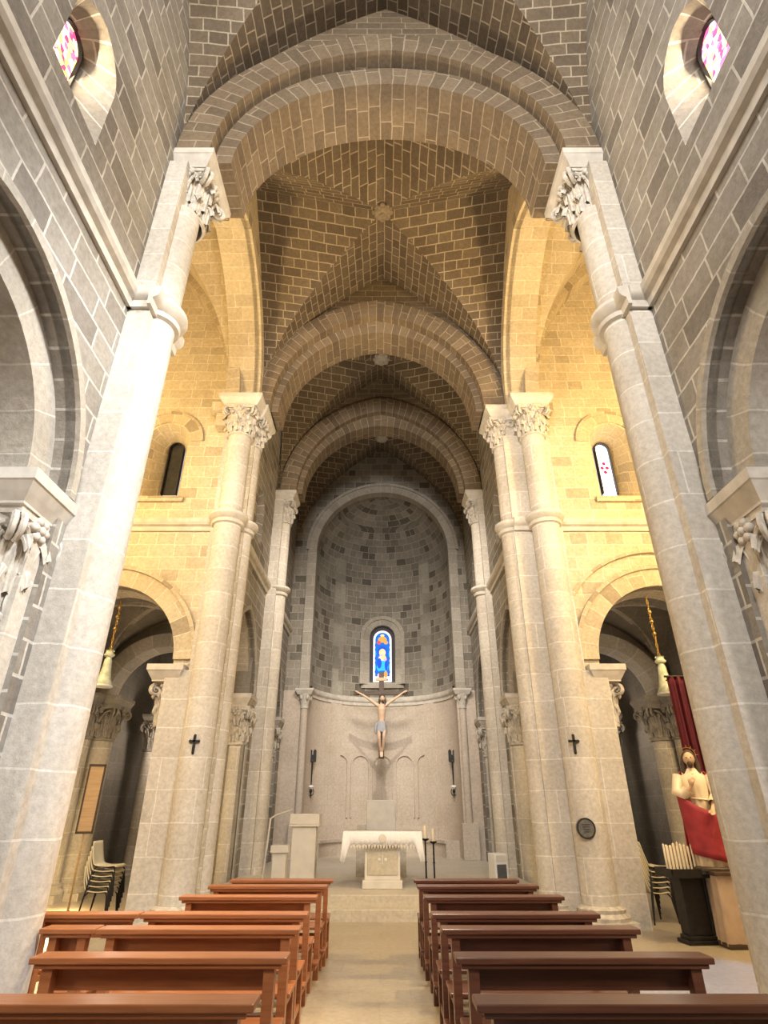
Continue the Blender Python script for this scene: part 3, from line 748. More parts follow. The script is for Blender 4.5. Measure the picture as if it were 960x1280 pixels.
# semi-dome
P = []; U = []
for i in range(33):
    a = -PI/2-.06 + (PI+.12)*i/32
    P.append([(AR*math.cos(e)*math.sin(a), AC + AR*math.cos(e)*math.cos(a), ASP + AR*math.sin(e)) for e in [PI/2*j/16 for j in range(17)]])
    U.append([(AR*a*(1 if j < 9 else .5), ASP + AR*PI/2*j/16) for j in range(17)])
b.grid(P, U)
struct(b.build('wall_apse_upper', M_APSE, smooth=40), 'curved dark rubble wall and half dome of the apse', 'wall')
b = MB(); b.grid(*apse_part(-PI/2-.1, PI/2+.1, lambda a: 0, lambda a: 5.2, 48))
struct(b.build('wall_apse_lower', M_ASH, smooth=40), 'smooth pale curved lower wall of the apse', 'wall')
b = MB(); P = []
for d, h in string_profile(.1): P.append([apt(-PI/2 + PI*i/40, 5.25+h, AR-d) for i in range(41)])
b.grid(P, [[(p[0], p[2]) for p in r] for r in P])
struct(b.build('trim_apse_string', M_CONC, smooth=40), 'moulded string course curving round the apse under its window', 'moulding')
for sgn in (-1, 1):                                   # pale pilaster strips of the apse
    a0, a1 = sgn*.66, sgn*.86
    for z0, z1, mm, wd in ((5.35, ASP+.5, M_PILSTRIP, 'upper'), (0.3, 5.05, M_ASH, 'lower')):
        b = MB(); n = 8; P = [[apt(a0 + (a1-a0)*i/n, z, AR-.05) for i in range(n+1)] for z in (z0, z1)]
        b.grid(P, [[(AR*(a0+(a1-a0)*i/n), z) for i in range(n+1)] for z in (z0, z1)])
        for a in (a0, a1): b.face([apt(a, z0), apt(a, z0, AR-.05), apt(a, z1, AR-.05), apt(a, z1)])
        b.face([apt(a0, z1, AR-.05), apt(a1, z1, AR-.05), apt(a1, z1, AR+.05), apt(a0, z1, AR+.05)])
        struct(b.build('trim_apse_pilaster', mm), 'flat paler pilaster strip on the %s %s curve of the apse' % (wd, SIDE[sgn]), 'pilaster')
# blind arcade
for k, a in enumerate((-.66, -.33, 0, .33, .66)):
    b = MB(); hw = .30; pts = opening(0, hw, 3.05, hw*.95, 1.4, 16)
    P = []
    for r_, d in ((0, 0), (0, .05), (.05, .05), (.05, 0)):
        row = []
        for (u, z) in pts:
            q = (1 + r_/hw); zz = 3.05 + (z-3.05)*q if z > 3.05 else z
            row.append(apt(a + u*q/AR, zz, AR-d))
        P.append(row)
    b.grid(P, [[(p[0], p[2]) for p in r] for r in P])
    struct(b.build('trim_blind_arch', M_ASH, smooth=30), ('first', 'second', 'third', 'fourth', 'fifth')[k] + ' shallow blind arch from the north on the apse wall', 'blind arch')
# apse window: splayed stone frame, lead, glass
b = MB()
def wpt(u, z, y): return (u, y, z)
yg = AC + AR
for (i0, i1, o0, o1, d0, d1) in ((wa, wa+.22, 0, 0, -.10, .25), (wa+.22, wa+.36, 0, 0, -.16, .1)):
    b.add(ring(opening(0, i0, wsp, i0, wz0-.1, 24), opening(0, i1, wsp, i1, wz0-.1, 24), lambda p, t, d: (p, AC + math.sqrt(AR*AR-p*p) + d, t), d0, d1))
b.box(-.8, .8, yg-.16, yg+.1, wz0-.24, wz0-.06)
t = b.build('window_apse', M_RING, smooth=30); struct(t, 'tall round-headed stained glass window in the apse', 'window')
lf = ring(opening(0, wa-.13, wsp, wa-.13, wz0+.02, 24), opening(0, wa+.02, wsp, wa+.02, wz0-.08, 24), lambda p, tt, d: (p, yg + d, tt), .1, .28)
lf.build('dark_frame', M_LEAD, t)
cols = {'white': (1, .98, .96), 'blue': (.03, .10, .62), 'cyan': (.05, .5, .85), 'orange': (1, .36, .08), 'yellow': (1, .72, .2), 'skin': (1, .72, .5), 'navy': (.02, .16, .62), 'pink': (.85, .45, .6), 'red': (.8, .1, .08)}
keys = list(cols); gm = [emit('glass_' + k, cols[k], 1.5) for k in keys]
g = MB(); yy = [yg + .24]
def poly(pts, c):
    yy[0] -= .004; g.face([(u, yy[0], z) for u, z in pts], None, keys.index(c))
def ell(cx, cz, rx, rz, c, a0=0, a1=2*PI, n=20):
    poly([(cx + rx*math.cos(a0+(a1-a0)*i/n), cz + rz*math.sin(a0+(a1-a0)*i/n)) for i in range(n + (0 if a1-a0 > 6.2 else 1))], c)
ga = wa-.12
poly(opening(0, ga, wsp, ga, wz0+.02, 24), 'white')
poly(opening(0, ga-.09, wsp, ga-.09, wz0+.26, 24), 'navy')
ell(0, 7.62, .17, .12, 'orange'); ell(-.14, 7.5, .08, .07, 'red'); ell(.14, 7.5, .08, .07, 'orange'); ell(0, 7.78, .08, .05, 'yellow')
ell(0, 7.15, .19, .22, 'blue'); ell(0, 7.10, .13, .15, 'yellow'); ell(.02, 7.08, .08, .11, 'skin'); ell(0, 6.8, .17, .24, 'pink')
ell(-.06, 6.82, .10, .14, 'skin'); ell(.05, 6.93, .07, .08, 'yellow'); ell(.0, 6.55, .22, .24, 'cyan'); ell(-.12, 6.68, .09, .2, 'blue'); ell(.15, 6.6, .06, .2, 'blue')
ell(0, 6.3, .2, .1, 'navy'); ell(.13, 6.26, .07, .12, 'orange'); ell(-.1, 6.22, .1, .08, 'pink'); ell(-.13, 6.05, .1, .04, 'navy'); ell(.13, 6.05, .1, .04, 'navy')
for k in range(7):
    for q in (-1, 1): ell(q*(ga-.1), 6.35 + k*.17, .028, .06, ('blue', 'cyan', 'navy')[k % 3])
g.build('stained_glass', gm, t)
# slender columns flanking the apse
for sgn in (-1, 1):
    t = thing('apse_column', 'slender column with small flared capital on the %s edge of the apse' % SIDE[sgn], 'column', (sgn*2.58 + .03, YA-.02, .34)); t['kind'] = 'thing'
    b = MB(); b.box(-.24, .24, -.24, .2, 0, .95); b.build('pedestal', M_ASH, t, bevel=.015)
    b = MB(); shaft(b, 0, 0, .115, .95, 4.3, 20); b.build('shaft', M_ASH, t, 60)
    b = MB(); b.lathe([(.115, 4.2), (.14, 4.24), (.12, 4.28), (.15, 4.42), (.24, 4.68)], 0, 0, 20); 
    for k in range(6):
        a = k*PI/3; b.ball((.2*math.cos(a), .2*math.sin(a), 4.56), .05, 6, sz=1.6)
    b.build('capital', M_CAP, t, 40)
    b = MB(); abacus(b, -.3, .3, -.26, .2, 4.84, .18, .06); b.build('abacus', M_CONC, t)
# stone bench round the apse
for sgn in (-1, 1):
    b = MB(); z, r, n = .8, 2.0, 30
    A = [sgn*(.38+.97*i/n) for i in range(n+1)]
    b.grid([[apt(a, .34, r) for a in A], [apt(a, z-.08, r) for a in A], [apt(a, z-.08, r-.05) for a in A], [apt(a, z, r-.05) for a in A], [apt(a, z, AR-.01) for a in A]],
           [[(a*r, q) for a in A] for q in (0, .4, .45, .5, .9)])
    for a in (A[0], A[-1]): b.face([apt(a, .34, r), apt(a, .34, AR-.01), apt(a, z, AR-.01), apt(a, z, r-.05), apt(a, z-.08, r-.05), apt(a, z-.08, r)])
    meta(b.build('stone_bench', M_ASH), 'low curved stone bench along the %s half of the apse wall' % SIDE[sgn], 'bench')

# ------------------------------------------------------------------ benches
def make_bench(L, mat, tag):
    """bench seen from behind: origin on the floor under the book ledge, seat towards +y, centred in x"""
    t = thing('bench', tag, 'bench', (0,0,0))
    h = L/2
    b = MB(); b.box(-h, h, -.09, .09, .85, .885); b.box(-h+.03, h-.03, -.075, -.055, .825, .852); b.build('book_ledge', mat, t, bevel=.007)
    b = MB(); b.box(-h+.10, h-.10, .03, .055, .70, .85); b.build('backrest', mat, t, bevel=.004)
    b = MB(); b.box(-h+.06, h-.06, .09, .47, .435, .465); b.build('seat', mat, t, bevel=.007)
    for q in (-1, 1):
        x = q*(h-.10)
        b = MB()
        b.face([(x-.03, -.05, .85), (x-.03, .03, .85), (x-.03, .02, 0), (x-.03, -.07, 0)]); b.face([(x+.03, -.05, .85), (x+.03, -.07, 0), (x+.03, .02, 0), (x+.03, .03, .85)])
        b.face([(x-.03, -.05, .85), (x-.03, -.07, 0), (x+.03, -.07, 0), (x+.03, -.05, .85)]); b.face([(x-.03, .03, .85), (x+.03, .03, .85), (x+.03, .02, 0), (x-.03, .02, 0)])
        b.face([(x-.03, -.05, .85), (x+.03, -.05, .85), (x+.03, .03, .85), (x-.03, .03, .85)]); b.face([(x-.03, -.07, 0), (x-.03, .02, 0), (x+.03, .02, 0), (x+.03, -.07, 0)])
        b.build('leg', mat, t)
        b = MB(); b.box(x-.03, x+.03, .36, .44, 0, .435); b.build('leg', mat, t, bevel=.005)
        b = MB(); b.box(x-.022, x+.022, -.30, .38, .13, .18); b.box(x-.022, x+.022, .02, .36, .39, .435); b.build('side_rail', mat, t, bevel=.004)
    b = MB(); b.box(-h+.06, h-.06, -.32, -.16, .18, .21); b.build('kneeler', mat, t, bevel=.006)
    b = MB(); b.box(-h+.13, h-.13, .38, .41, .20, .26); b.build('stretcher', mat, t, bevel=.004)
    return t
rowsL = [(8.68, -1.94, -.63), (8.05, -2.05, -.65), (7.14, -2.10, -.68), (6.05, -2.09, -.65), (5.36, -2.16, -.63), (4.44, -2.16, -.585), (3.51, -2.2, -.60)]
rowsR = [(8.68, .40, 1.74), (8.05, .41, 1.84), (7.14, .43, 1.88), (6.05, .43, 1.88), (5.36, .45, 1.95), (4.44, .45, 2.03), (3.51, .44, 2.08)]
ords = ['first', 'second', 'third', 'fourth', 'fifth', 'sixth', 'seventh']
for rows, mat, side, txt in ((rowsL, M_WOODA, 'north', 'orange-brown wooden bench'), (rowsR, M_WOODB, 'south', 'dark brown wooden bench')):
    src = make_bench(1.45, mat, '')
    for i, (y, x0, x1) in enumerate(rows):
        sx = (x1-x0)/1.45
        lab = '%s on the %s side of the aisle, %s row from the altar' % (txt, side, ords[i])
        if i == 0: o = src; o.location = ((x0+x1)/2, y, 0); o['label'] = lab; o['group'] = txt + 'es along the aisle'
        else: o = dup(src, ((x0+x1)/2, y, 0), 0, lab, txt + 'es along the aisle')
        o.scale = (sx, 1, 1)
for y, x0, x1, row in ((6.05, -3.04, -2.11, 'fourth'), (5.38, -2.60, -2.18, 'fifth')):
    o = make_bench(x1-x0, M_WOODA, 'short orange-brown bench between the %s aisle bench and the white pier' % row)
    o.location = ((x0+x1)/2, y, 0); o['group'] = 'short benches by the white pier'

# ------------------------------------------------------------------ altar group
t = thing('altar', 'pale stone block altar on the platform below the crucifix', 'altar', (0, 13.1, .34))
b = MB(); b.box(-.38, .38, -.34, .34, 0, .14); b.build('plinth', M_MARBLE, t, bevel=.012)
b = MB(); b.box(-.34, .34, -.30, .30, .14, .86); b.build('pedestal', M_MARBLE, t, bevel=.01)
b = MB(); b.box(-.29, .29, -.315, -.30, .22, .72); b.build('front_panel', M_STEP, t, bevel=.008)
b = MB()
for dx in (-.06, .06): b.ball((dx, -.318, .47), .035, 8, sy=.4)
b.box(-.012, .012, -.33, -.315, .40, .55); b.build('carved_emblem', M_MARBLE, t)
b = MB(); b.box(-.72, .72, -.36, .36, .86, .93); b.build('table_slab', M_MARBLE, t, bevel=.01)
# cloth with scalloped lace edge
b = MB(); X0, X1, yf, zt = -.76, .76, -.385, .945
b.face([(X0, yf, zt), (X1, yf, zt), (X1, .40, zt), (X0, .40, zt)])
n = 160; A = []; Bm = []; Bp = []
for i in range(n+1):
    u = i/n; x = X0 + (X1-X0)*u; ed = min(u, 1-u)*(X1-X0); k = max(0, 1-ed/.13); k = min(1, k*3); fl = (-1 if u < .5 else 1)*.05*k
    dr = .19 + .04*abs(math.sin(u*PI*15)) + k*.29
    A.append((x, yf, zt)); Bm.append((x + fl*.4, yf-.008, zt-dr*.5)); Bp.append((x + fl, yf-.012-.02*k, zt-dr))
b.grid([A, Bm, Bp], [[(p[0], p[2]) for p in r] for r in (A, Bm, Bp)])
for q, X in ((-1, X0), (1, X1)):
    A = []; Bm = []; Bp = []
    for i in range(41):
        u = i/40; y = yf + (.40-yf)*u
        A.append((X, y, zt)); Bm.append((X+q*.02, y-.008*(1-u), zt-.25)); Bp.append((X+q*.05, y-.032*(1-u), zt-.48-.04*abs(math.sin(u*PI*5))))
    b.grid([A, Bm, Bp], [[(p[1], p[2]) for p in r] for r in (A, Bm, Bp)])
cl = b.build('altar_cloth', M_WHITECLOTH, None, 60, loc=(0, 13.1, .34))
so = cl.modifiers.new('Solid', 'SOLIDIFY'); so.thickness = .005; so.offset = 0
meta(cl, 'white altar cloth with scalloped lace edge hanging down both ends', 'altar cloth')
b = MB(); b.ball((0, yf-.022, zt-.11), .075, 12, sy=.1); b.lathe([(.0, .0), (.05, .0), (.05, .01), (0, .01)], 0, 0, 6)
b.v = b.v[:]; b.build('embroidered_medallion', M_MARBLE, cl, 40)
b = MB()
for i in range(22):
    x = -.60 + 1.2*i/21; b.face([(x-.03, yf-.012, zt-.21), (x+.03, yf-.012, zt-.21), (x, yf-.014, zt-.30)])
b.build('lace_points', M_MARBLE, cl)
t = thing('celebrant_seat', 'plain pale stone slab seat standing behind the altar', 'seat', (-.03, 15.0, .34))
b = MB(); b.box(-.34, .34, .12, .24, 0, 1.52); b.build('backrest', M_MARBLE, t, bevel=.012)
b = MB(); b.box(-.30, .30, -.35, .13, 0, .45); b.build('seat_block', M_MARBLE, t, bevel=.012)
b = MB(); b.box(-.56, -.345, -.1, .2, 0, 1.0); b.build('side_block', M_STEP, t, bevel=.012)
b = MB(); b.box(.345, .56, -.1, .2, 0, .85); b.build('side_block', M_STEP, t, bevel=.012)
t = thing('lectern', 'tall pale stone lectern with overhanging top, north of the altar', 'lectern', (-1.57, 13.3, .34))
b = MB(); b.box(-.24, .24, -.2, .2, 0, 1.02); b.build('pillar', M_MARBLE, t, bevel=.01)
b = MB(); b.box(-.31, .31, -.25, .25, 1.02, 1.06); b.box(-.30, .30, -.24, .24, 1.06, 1.25); b.build('top_block', M_MARBLE, t, bevel=.012)
t = thing('stone_pedestal', 'small pale stone pedestal beside the tall lectern', 'pedestal', (-2.0, 13.0, .34))
b = MB(); b.box(-.13, .13, -.13, .13, 0, .58); b.build('post', M_MARBLE, t, bevel=.008)
b = MB(); b.box(-.17, .17, -.17, .17, .58, .71); b.build('cap_slab', M_MARBLE, t, bevel=.008)
b = MB(); b.tube([(-2.33, 13.1, .34), (-2.27, 13.15, 1.5), (-2.2, 13.3, 1.56), (-1.95, 13.9, 1.66)], .018, 8)
meta(b.build('handrail', M_MARBLE, None, 40), 'thin pale metal handrail rising behind the small pedestal', 'handrail')
def candlestick(x, y, h, lab):
    t = thing('candlestick', lab, 'candlestick', (x, y, .34), 0, 'tall candle stands beside the altar')
    b = MB(); b.lathe([(.12, 0), (.12, .02), (.04, .05), (.02, .08)], 0, 0, 16)
    for k in range(3):
        a = k*2*PI/3; b.tube([(.03*math.cos(a), .03*math.sin(a), .06), (.1*math.cos(a), .1*math.sin(a), .05), (.15*math.cos(a), .15*math.sin(a), 0)], .014, 6)
    b.build('foot', M_BLACK, t, 40)
    b = MB(); b.lathe([(.017, .05), (.017, h*.5), (.03, h*.52), (.017, h*.54), (.017, h)], 0, 0, 12); b.build('stem', M_BLACK, t, 40)
    b = MB(); b.lathe([(.015, h-.02), (.07, h+.01), (.075, h+.03), (.03, h+.03)], 0, 0, 16); b.build('drip_pan', M_BLACK, t, 40)
    b = MB(); b.lathe([(.033, h+.02), (.033, h+.25), (.02, h+.26), (0, h+.262)], 0, 0, 14); b.build('candle', M_WAX, t, 40)
candlestick(.86, 13.2, .78, 'black candle stand with thick candle close to the altar end')
candlestick(1.04, 13.45, .72, 'black candle stand one step further from the altar')
# white box
t = thing('speaker_box', 'white box with grey grille on the floor by the south choir wall', 'speaker', (2.45, 14.2, .34), .35)
b = MB(); b.box(-.15, .15, -.15, .15, 0, .5); b.build('housing', M_WHITEBOX, t, bevel=.02)
b = MB(); b.box(-.11, .11, -.162, -.14, .05, .30)
for i in range(9): b.box(-.11, .11, -.168, -.16, .06+i*.027, .07+i*.027)
b.build('grille', M_GRILLE, t)
b = MB(); b.box(-.12, .12, -.158, -.14, .35, .46); b.build('front_plate', M_MARBLE, t, bevel=.005)

# wall sconces of the apse
def sconce(s):
    t = thing('wall_sconce', 'black iron wall sconce with paired plates and hanging lamp, %s side of the apse' % SIDE[s], 'sconce', (s*2.3, 20.42, 1.95), 0, 'iron sconces on the apse wall')
    b = MB()
    for q in (-1, 1):
        b.box(q*.02 if q > 0 else -.12, .12 if q > 0 else -.02, -.03, .02, 1.08, 1.42)
        b.tube([(q*.07, 0, 1.42), (q*.07, 0, 1.47)], [.05, .01], 8)
    b.box(-.05, .05, -.01, .03, 1.14, 1.3); b.build('twin_plate', M_BLACK, t)
    b = MB(); b.tube([(0, 0, 1.1), (0, 0, .4)], [.028, .015], 8); b.tube([(0, 0, .75), (0, .25, .75)], .015, 6); b.build('rod', M_BLACK, t, 40)
    b = MB(); b.lathe([(.0, .40), (.05, .39), (.09, .36), (.085, .33)], 0, 0, 16); b.ball((0, 0, .33), .055, 8); b.build('lamp_bowl', M_WHITEBOX, t, 40)
    b = MB()
    for q in (-1, 1): b.tube([(q*.09*math.cos(a), 0, .20+.11*math.sin(a)) for a in [-PI/2 + PI*.75*i/8 for i in range(9)]], .014, 6)
    b.tube([(0, 0, .33), (0, 0, .02)], [.03, .012], 8); b.ball((0, 0, .22), .05, 8); b.build('scroll_hook', M_BLACK, t, 40)
for s in (-1, 1): sconce(s)

# ------------------------------------------------------------------ crucifix
def blob(name, parts, mat, parent, voxel, smooth=2):
    b = MB()
    for p in parts: p(b)
    o = b.build(name, mat, parent, 180)
    r = o.modifiers.new('Remesh', 'REMESH'); r.mode = 'VOXEL'; r.voxel_size = voxel; r.use_smooth_shade = True
    if smooth:
        m = o.modifiers.new('Smooth', 'SMOOTH'); m.iterations = smooth; m.factor = .5
    return o
def limb(pts, rads, n=12): return lambda b: b.tube(pts, rads, n)
def orb(c, r, **k): return lambda b: b.ball(c, r, 12, **k)
def hand(wrist, d, side, r=.012, ln=.085):
    """five fingers leaving a small palm along direction d"""
    w = Vector(wrist); d = Vector(d).normalized(); sd = Vector(side).normalized(); nn = d.cross(sd)
    out = [limb([w, w + d*.05, w + d*.09], [.026, .036, .03])]
    for k, (o, l) in enumerate(((-.028, .8), (-.010, 1.0), (.009, .95), (.027, .75))):
        p = w + d*.08 + sd*o
        out.append(limb([p, p + d*ln*.5*l + nn*.008, p + d*ln*.85*l + nn*.03], [r, r*.92, r*.7], 8))
    p = w + d*.03 - sd*.025
    out.append(limb([p, p - sd*.03 + d*.03, p - sd*.035 + d*.065], [r*1.1, r, r*.75], 8))
    return out
CX, CY, CZ = -.03, 20.55, 3.15
t = thing('crucifix', 'large dark wooden crucifix with carved figure hanging before the apse', 'crucifix', (CX, CY, CZ))
b = MB(); b.box(-.085, .085, .0, .10, 0, 2.82); b.build('upright_beam', M_CROSSWOOD, t, bevel=.01)
b = MB(); b.box(-.98, .92, -.005, .085, 2.03, 2.17); b.build('cross_beam', M_CROSSWOOD, t, bevel=.01)
b = MB(); b.box(-.20, .20, -.03, 0, 2.50, 2.62); b.box(-.17, .17, -.04, -.03, 2.52, 2.60); b.build('title_board', M_PALEWOOD, t, bevel=.008)
b = MB(); b.tube([(0, .1, 1.2), (0, 1.62, 1.2)], .025, 8); b.build('wall_bracket', M_BLACK, t)
z0 = .42
parts = [limb([(0, -.13, 1.02), (0, -.14, 1.16), (0, -.15, 1.34), (0, -.15, 1.52), (0, -.13, 1.66), (0, -.13, 1.74)], [.135, .115, .125, .15, .12, .055]),
         limb([(-.07, -.15, 1.5), (.07, -.15, 1.5)], [.11, .11]), limb([(-.15, -.12, 1.66), (.15, -.12, 1.66)], [.062, .062]),
         limb([(0, -.13, 1.70), (.01, -.17, 1.80)], [.05, .048]),
         orb((.03, -.20, 1.88), .085, sz=1.3, sy=1.1), orb((.035, -.29, 1.86), .016, sz=1.5), limb([(.0, -.275, 1.80), (.06, -.275, 1.80)], [.022, .022]),
         orb((.005, -.275, 1.90), .014), orb((.06, -.275, 1.90), .014), orb((-.055, -.19, 1.87), .02, sz=1.6), orb((.115, -.19, 1.87), .02, sz=1.6)]
for q, hx, hz in ((-1, -.80, 2.10), (1, .78, 2.12)):
    parts += [limb([(q*.14, -.12, 1.67), (q*.30, -.10, 1.79), (q*.46, -.07, 1.90), (q*.62, -.06, 2.0), (hx - q*.02, -.05, hz-.01)], [.062, .052, .045, .040, .028])]
    parts += hand((hx-q*.02, -.05, hz-.01), (q, -.1, .45), (0, -.2, 1))
    parts += [limb([(q*.07, -.13, 1.05), (q*.085, -.22, .82), (q*.075, -.27, .62)], [.085, .07, .055]),
              limb([(q*.075, -.27, .62), (q*.06, -.18, .38), (q*.03, -.10, .18)], [.055, .05, .032]),
              limb([(q*.03, -.10, .18), (q*.025, -.16, .08), (q*.02, -.19, .02)], [.034, .035, .024])]
blob('figure_body', parts, M_SKIN, t, .014, 1)
b = MB()
rows = []
for z, rx, ry, yc in ((.80, .165, .13, -.18), (.86, .17, .135, -.175), (.95, .165, .14, -.15), (1.05, .155, .14, -.135), (1.12, .145, .13, -.135), (1.14, .13, .12, -.135)):
    rows.append([((rx+.008*math.sin(9*a+z*20))*math.cos(a), yc + (ry+.008*math.sin(7*a))*math.sin(a), z - (.05*math.cos(a) if z < .9 else 0)) for a in [2*PI*i/36 for i in range(37)]])
b.grid(rows, [[(p[0], p[2]) for p in r] for r in rows])
b.tube([(-.16, -.15, 1.08), (-.20, -.17, .98), (-.20, -.15, .82), (-.19, -.16, .74)], [.05, .045, .05, .02], 8)
b.build('loincloth', M_GREYCLOTH, t, 60)
b = MB(); b.ball((.03, -.175, 1.91), .096, 12, sz=1.2, sy=1.0); b.tube([(-.06, -.16, 1.9), (-.075, -.17, 1.78), (-.06, -.19, 1.68)], [.035, .035, .015], 8)
b.tube([(.12, -.16, 1.9), (.13, -.17, 1.78), (.11, -.19, 1.68)], [.035, .035, .015], 8); b.ball((.03, -.27, 1.795), .035, 8, sz=1.3); b.build('hair', M_HAIR, t, 60)
for q in (-1, 1):
    b = MB(); b.tube([(.03+q*.028-.012, -.285, 1.898), (.03+q*.028+.012, -.285, 1.898)], .006, 5); b.build('closed_eye', M_HAIR, t)

# crosses and plaque on the piers
for s in (-1, 1):
    t = thing('wall_cross', 'small black iron cross fixed on the %s crossing pier' % SIDE[s], 'cross', (s*(3.27 if s < 0 else 3.33), YW-.30, 2.68), 0, 'black consecration crosses on the piers')
    b = MB(); b.box(-.018, .018, -.03, .02, -.14, .14); b.box(-.075, .075, -.03, .02, .03, .066)
    for p in ((0, .14), (0, -.14), (-.075, .048), (.075, .048)): b.ball((p[0], -.005, p[1]), .026, 6, sy=.7)
    b.build('cross_bars', M_BLACK, t)
t = thing('round_plaque', 'round dark grey metal plaque on the south crossing pier', 'plaque', (3.33, YW-.285, 1.4))
b = MB(); b.tube([(0, .06, 0), (0, -.02, 0)], .15, 32); b.build('disc', M_PLAQUE, t, 30)
b = MB(); b.tube([(.142*math.cos(a), -.02, .142*math.sin(a)) for a in [2*PI*i/32 for i in range(33)]], .012, 6, caps=False)
for k in range(4): b.box(-.07+.01*k, .07-.01*k, -.026, -.018, .05-.035*k, .058-.035*k)
b.build('raised_rim', M_BLACK, t, 40)
# cable on the north pier
b = MB(); b.tube([(-3.56, YE-.14, STR+.05), (-3.54, YE-.05, 6.9), (-3.55, YE-.03, 5.6), (-3.60, YE-.06, 4.6), (-3.66, YE-.08, 4.2), (-3.75, YE-.10, 4.12)], .022, 6)
meta(b.build('cable', M_CONC, None, 40), 'pale cable running down beside the north crossing pier', 'cable')

# ------------------------------------------------------------------ bell-shaped lanterns
def lantern(loc, lab, s, top):
    t = thing('hanging_lantern', lab, 'lantern', loc, 0, 'bell-shaped lanterns of the chapels')
    b = MB(); b.lathe([(.0, .30), (.05, .30), (.075, .24), (.085, .12), (.10, .0), (.13, -.14), (.17, -.24), (.165, -.25), (.09, -.02), (.0, .2)], 0, 0, 24); b.build('glass_bell', M_GREENGL, t, 60)
    b = MB(); b.lathe([(.165, -.25), (.185, -.25), (.185, -.28), (.10, -.29), (0, -.29)], 0, 0, 24); b.build('bottom_rim', M_WHITEBOX, t, 40)
    b = MB(); b.lathe([(.05, .30), (.10, .33), (.11, .36), (.09, .37), (.07, .42), (.09, .44), (0, .46)], 0, 0, 16); b.build('crown_cap', M_GREENGL, t, 40)
    b = MB()
    n = int((top-.46)/.09)
    for i in range(n):
        z = .48 + i*.09; v = (i % 2) == 0
        b.tube([((.018*math.cos(a) if v else 0), (0 if v else .018*math.cos(a)), z + .05*math.sin(a)) for a in [2*PI*k/10 for k in range(11)]], .009, 5, caps=False)
    for q in (.9, 1.15, 1.35): b.ball((0, 0, q), .045, 6)
    b.build('chain', M_GOLD, t, 40)
lantern((-5.58, 11.7, 4.12), 'yellowish bell-shaped glass lantern hanging in the north chapel', -1, 1.6)
lantern((5.46, 11.3, 3.90), 'white and green bell-shaped glass lantern hanging above the statue', 1, 1.75)

# ------------------------------------------------------------------ stacked chairs
def make_chair():
    t = thing('stacking_chair', '', 'chair')
    b = MB(); P = []
    for i in range(15):                                  # shell: seat curving up into the back
        q = i/14
        if q < .55: y, z = -.21 + q/.55*.40, .44 - .02*math.sin(q/.55*PI) - (.03 if q < .06 else 0)
        else: r = (q-.55)/.45; y, z = .19 + .03*math.sin(min(r*2,1)*PI/2) + .07*r, .44 + .36*r
        w = .215 - .03*max(0, q-.75)/.25
        P.append([(w*(-1+2*j/8), y + (.02*(1-(2*j/8-1)**2) if q > .55 else 0), z - (.012*(1-(2*j/8-1)**2) if q < .55 else 0)) for j in range(9)])
    b.grid(P, [[(p[0], p[2]+p[1]) for p in r] for r in P])
    o = b.build('shell', M_CREAMPL, t, 60); m = o.modifiers.new('Solid', 'SOLIDIFY'); m.thickness = .014
    for q in (-1, 1):
        for e in (-1, 1):
            b = MB(); b.tube([(q*.17, e*.15, .425), (q*.21, e*.19+.0, .36), (q*.235, e*.24, 0)], .012, 6); b.build('leg', M_BLACK, t, 40)
        b = MB(); b.tube([(q*.17, -.15, .42), (q*.17, .15, .42)], .011, 6); b.build('seat_rail', M_BLACK, t, 40)
    return t
chair0 = make_chair(); used = [False]
pos = {0: 'bottom', 1: 'second from bottom', 2: 'third from bottom', 3: 'fourth from bottom', 4: 'fifth from bottom', 5: 'sixth from bottom', 6: 'seventh from bottom'}
def stack(x, y, rz, n, where, grp, z=0, dz=.075):
    for k in range(n):
        lab = 'cream plastic chair, %s of the stack %s' % ('topmost' if k == n-1 else pos[k], where)
        loc = (x + .012*k*math.sin(rz), y - .012*k*math.cos(rz), z + k*dz)
        if not used[0]:
            used[0] = True; chair0.location = loc; chair0.rotation_euler = (0,0,rz); chair0['label'] = lab; chair0['group'] = grp
        else: dup(chair0, loc, rz, lab, grp)
stack(-4.85, 11.75, PI/2, 6, 'in the dark north chapel', 'chairs stacked in the north chapel')
stack(4.60, 11.6, PI/2+.25, 6, 'behind the black candle stand', 'chairs stacked behind the candle stand')
stack(4.12, 12.6, PI/2, 7, 'against the back of the south pier', 'chairs stacked behind the south pier')

# narrow pale banner panel on a pole in the north chapel
t = thing('processional_panel', 'narrow pale wooden panel on a tall pole in the north chapel', 'panel', (-5.52, 12.1, 0), .3)
b = MB(); b.lathe([(.2, 0), (.2, .04), (.05, .08), (.02, .1)], 0, 0, 16); b.build('foot', M_BLACK, t, 40)
b = MB(); b.tube([(0, 0, .05), (0, 0, 1.35)], .018, 8); b.build('pole', M_PALEWOOD, t, 40)
b = MB(); b.box(-.13, .13, -.02, .02, 1.3, 2.42); b.build('panel_board', M_PALEWOOD, t, bevel=.006)
b = MB()
for x0, x1, z0, z1 in ((-.15, -.12, 1.28, 2.44), (.12, .15, 1.28, 2.44), (-.15, .15, 1.27, 1.31), (-.15, .15, 2.41, 2.45)): b.box(x0, x1, -.03, .03, z0, z1)
b.build('panel_frame', M_CROSSWOOD, t)

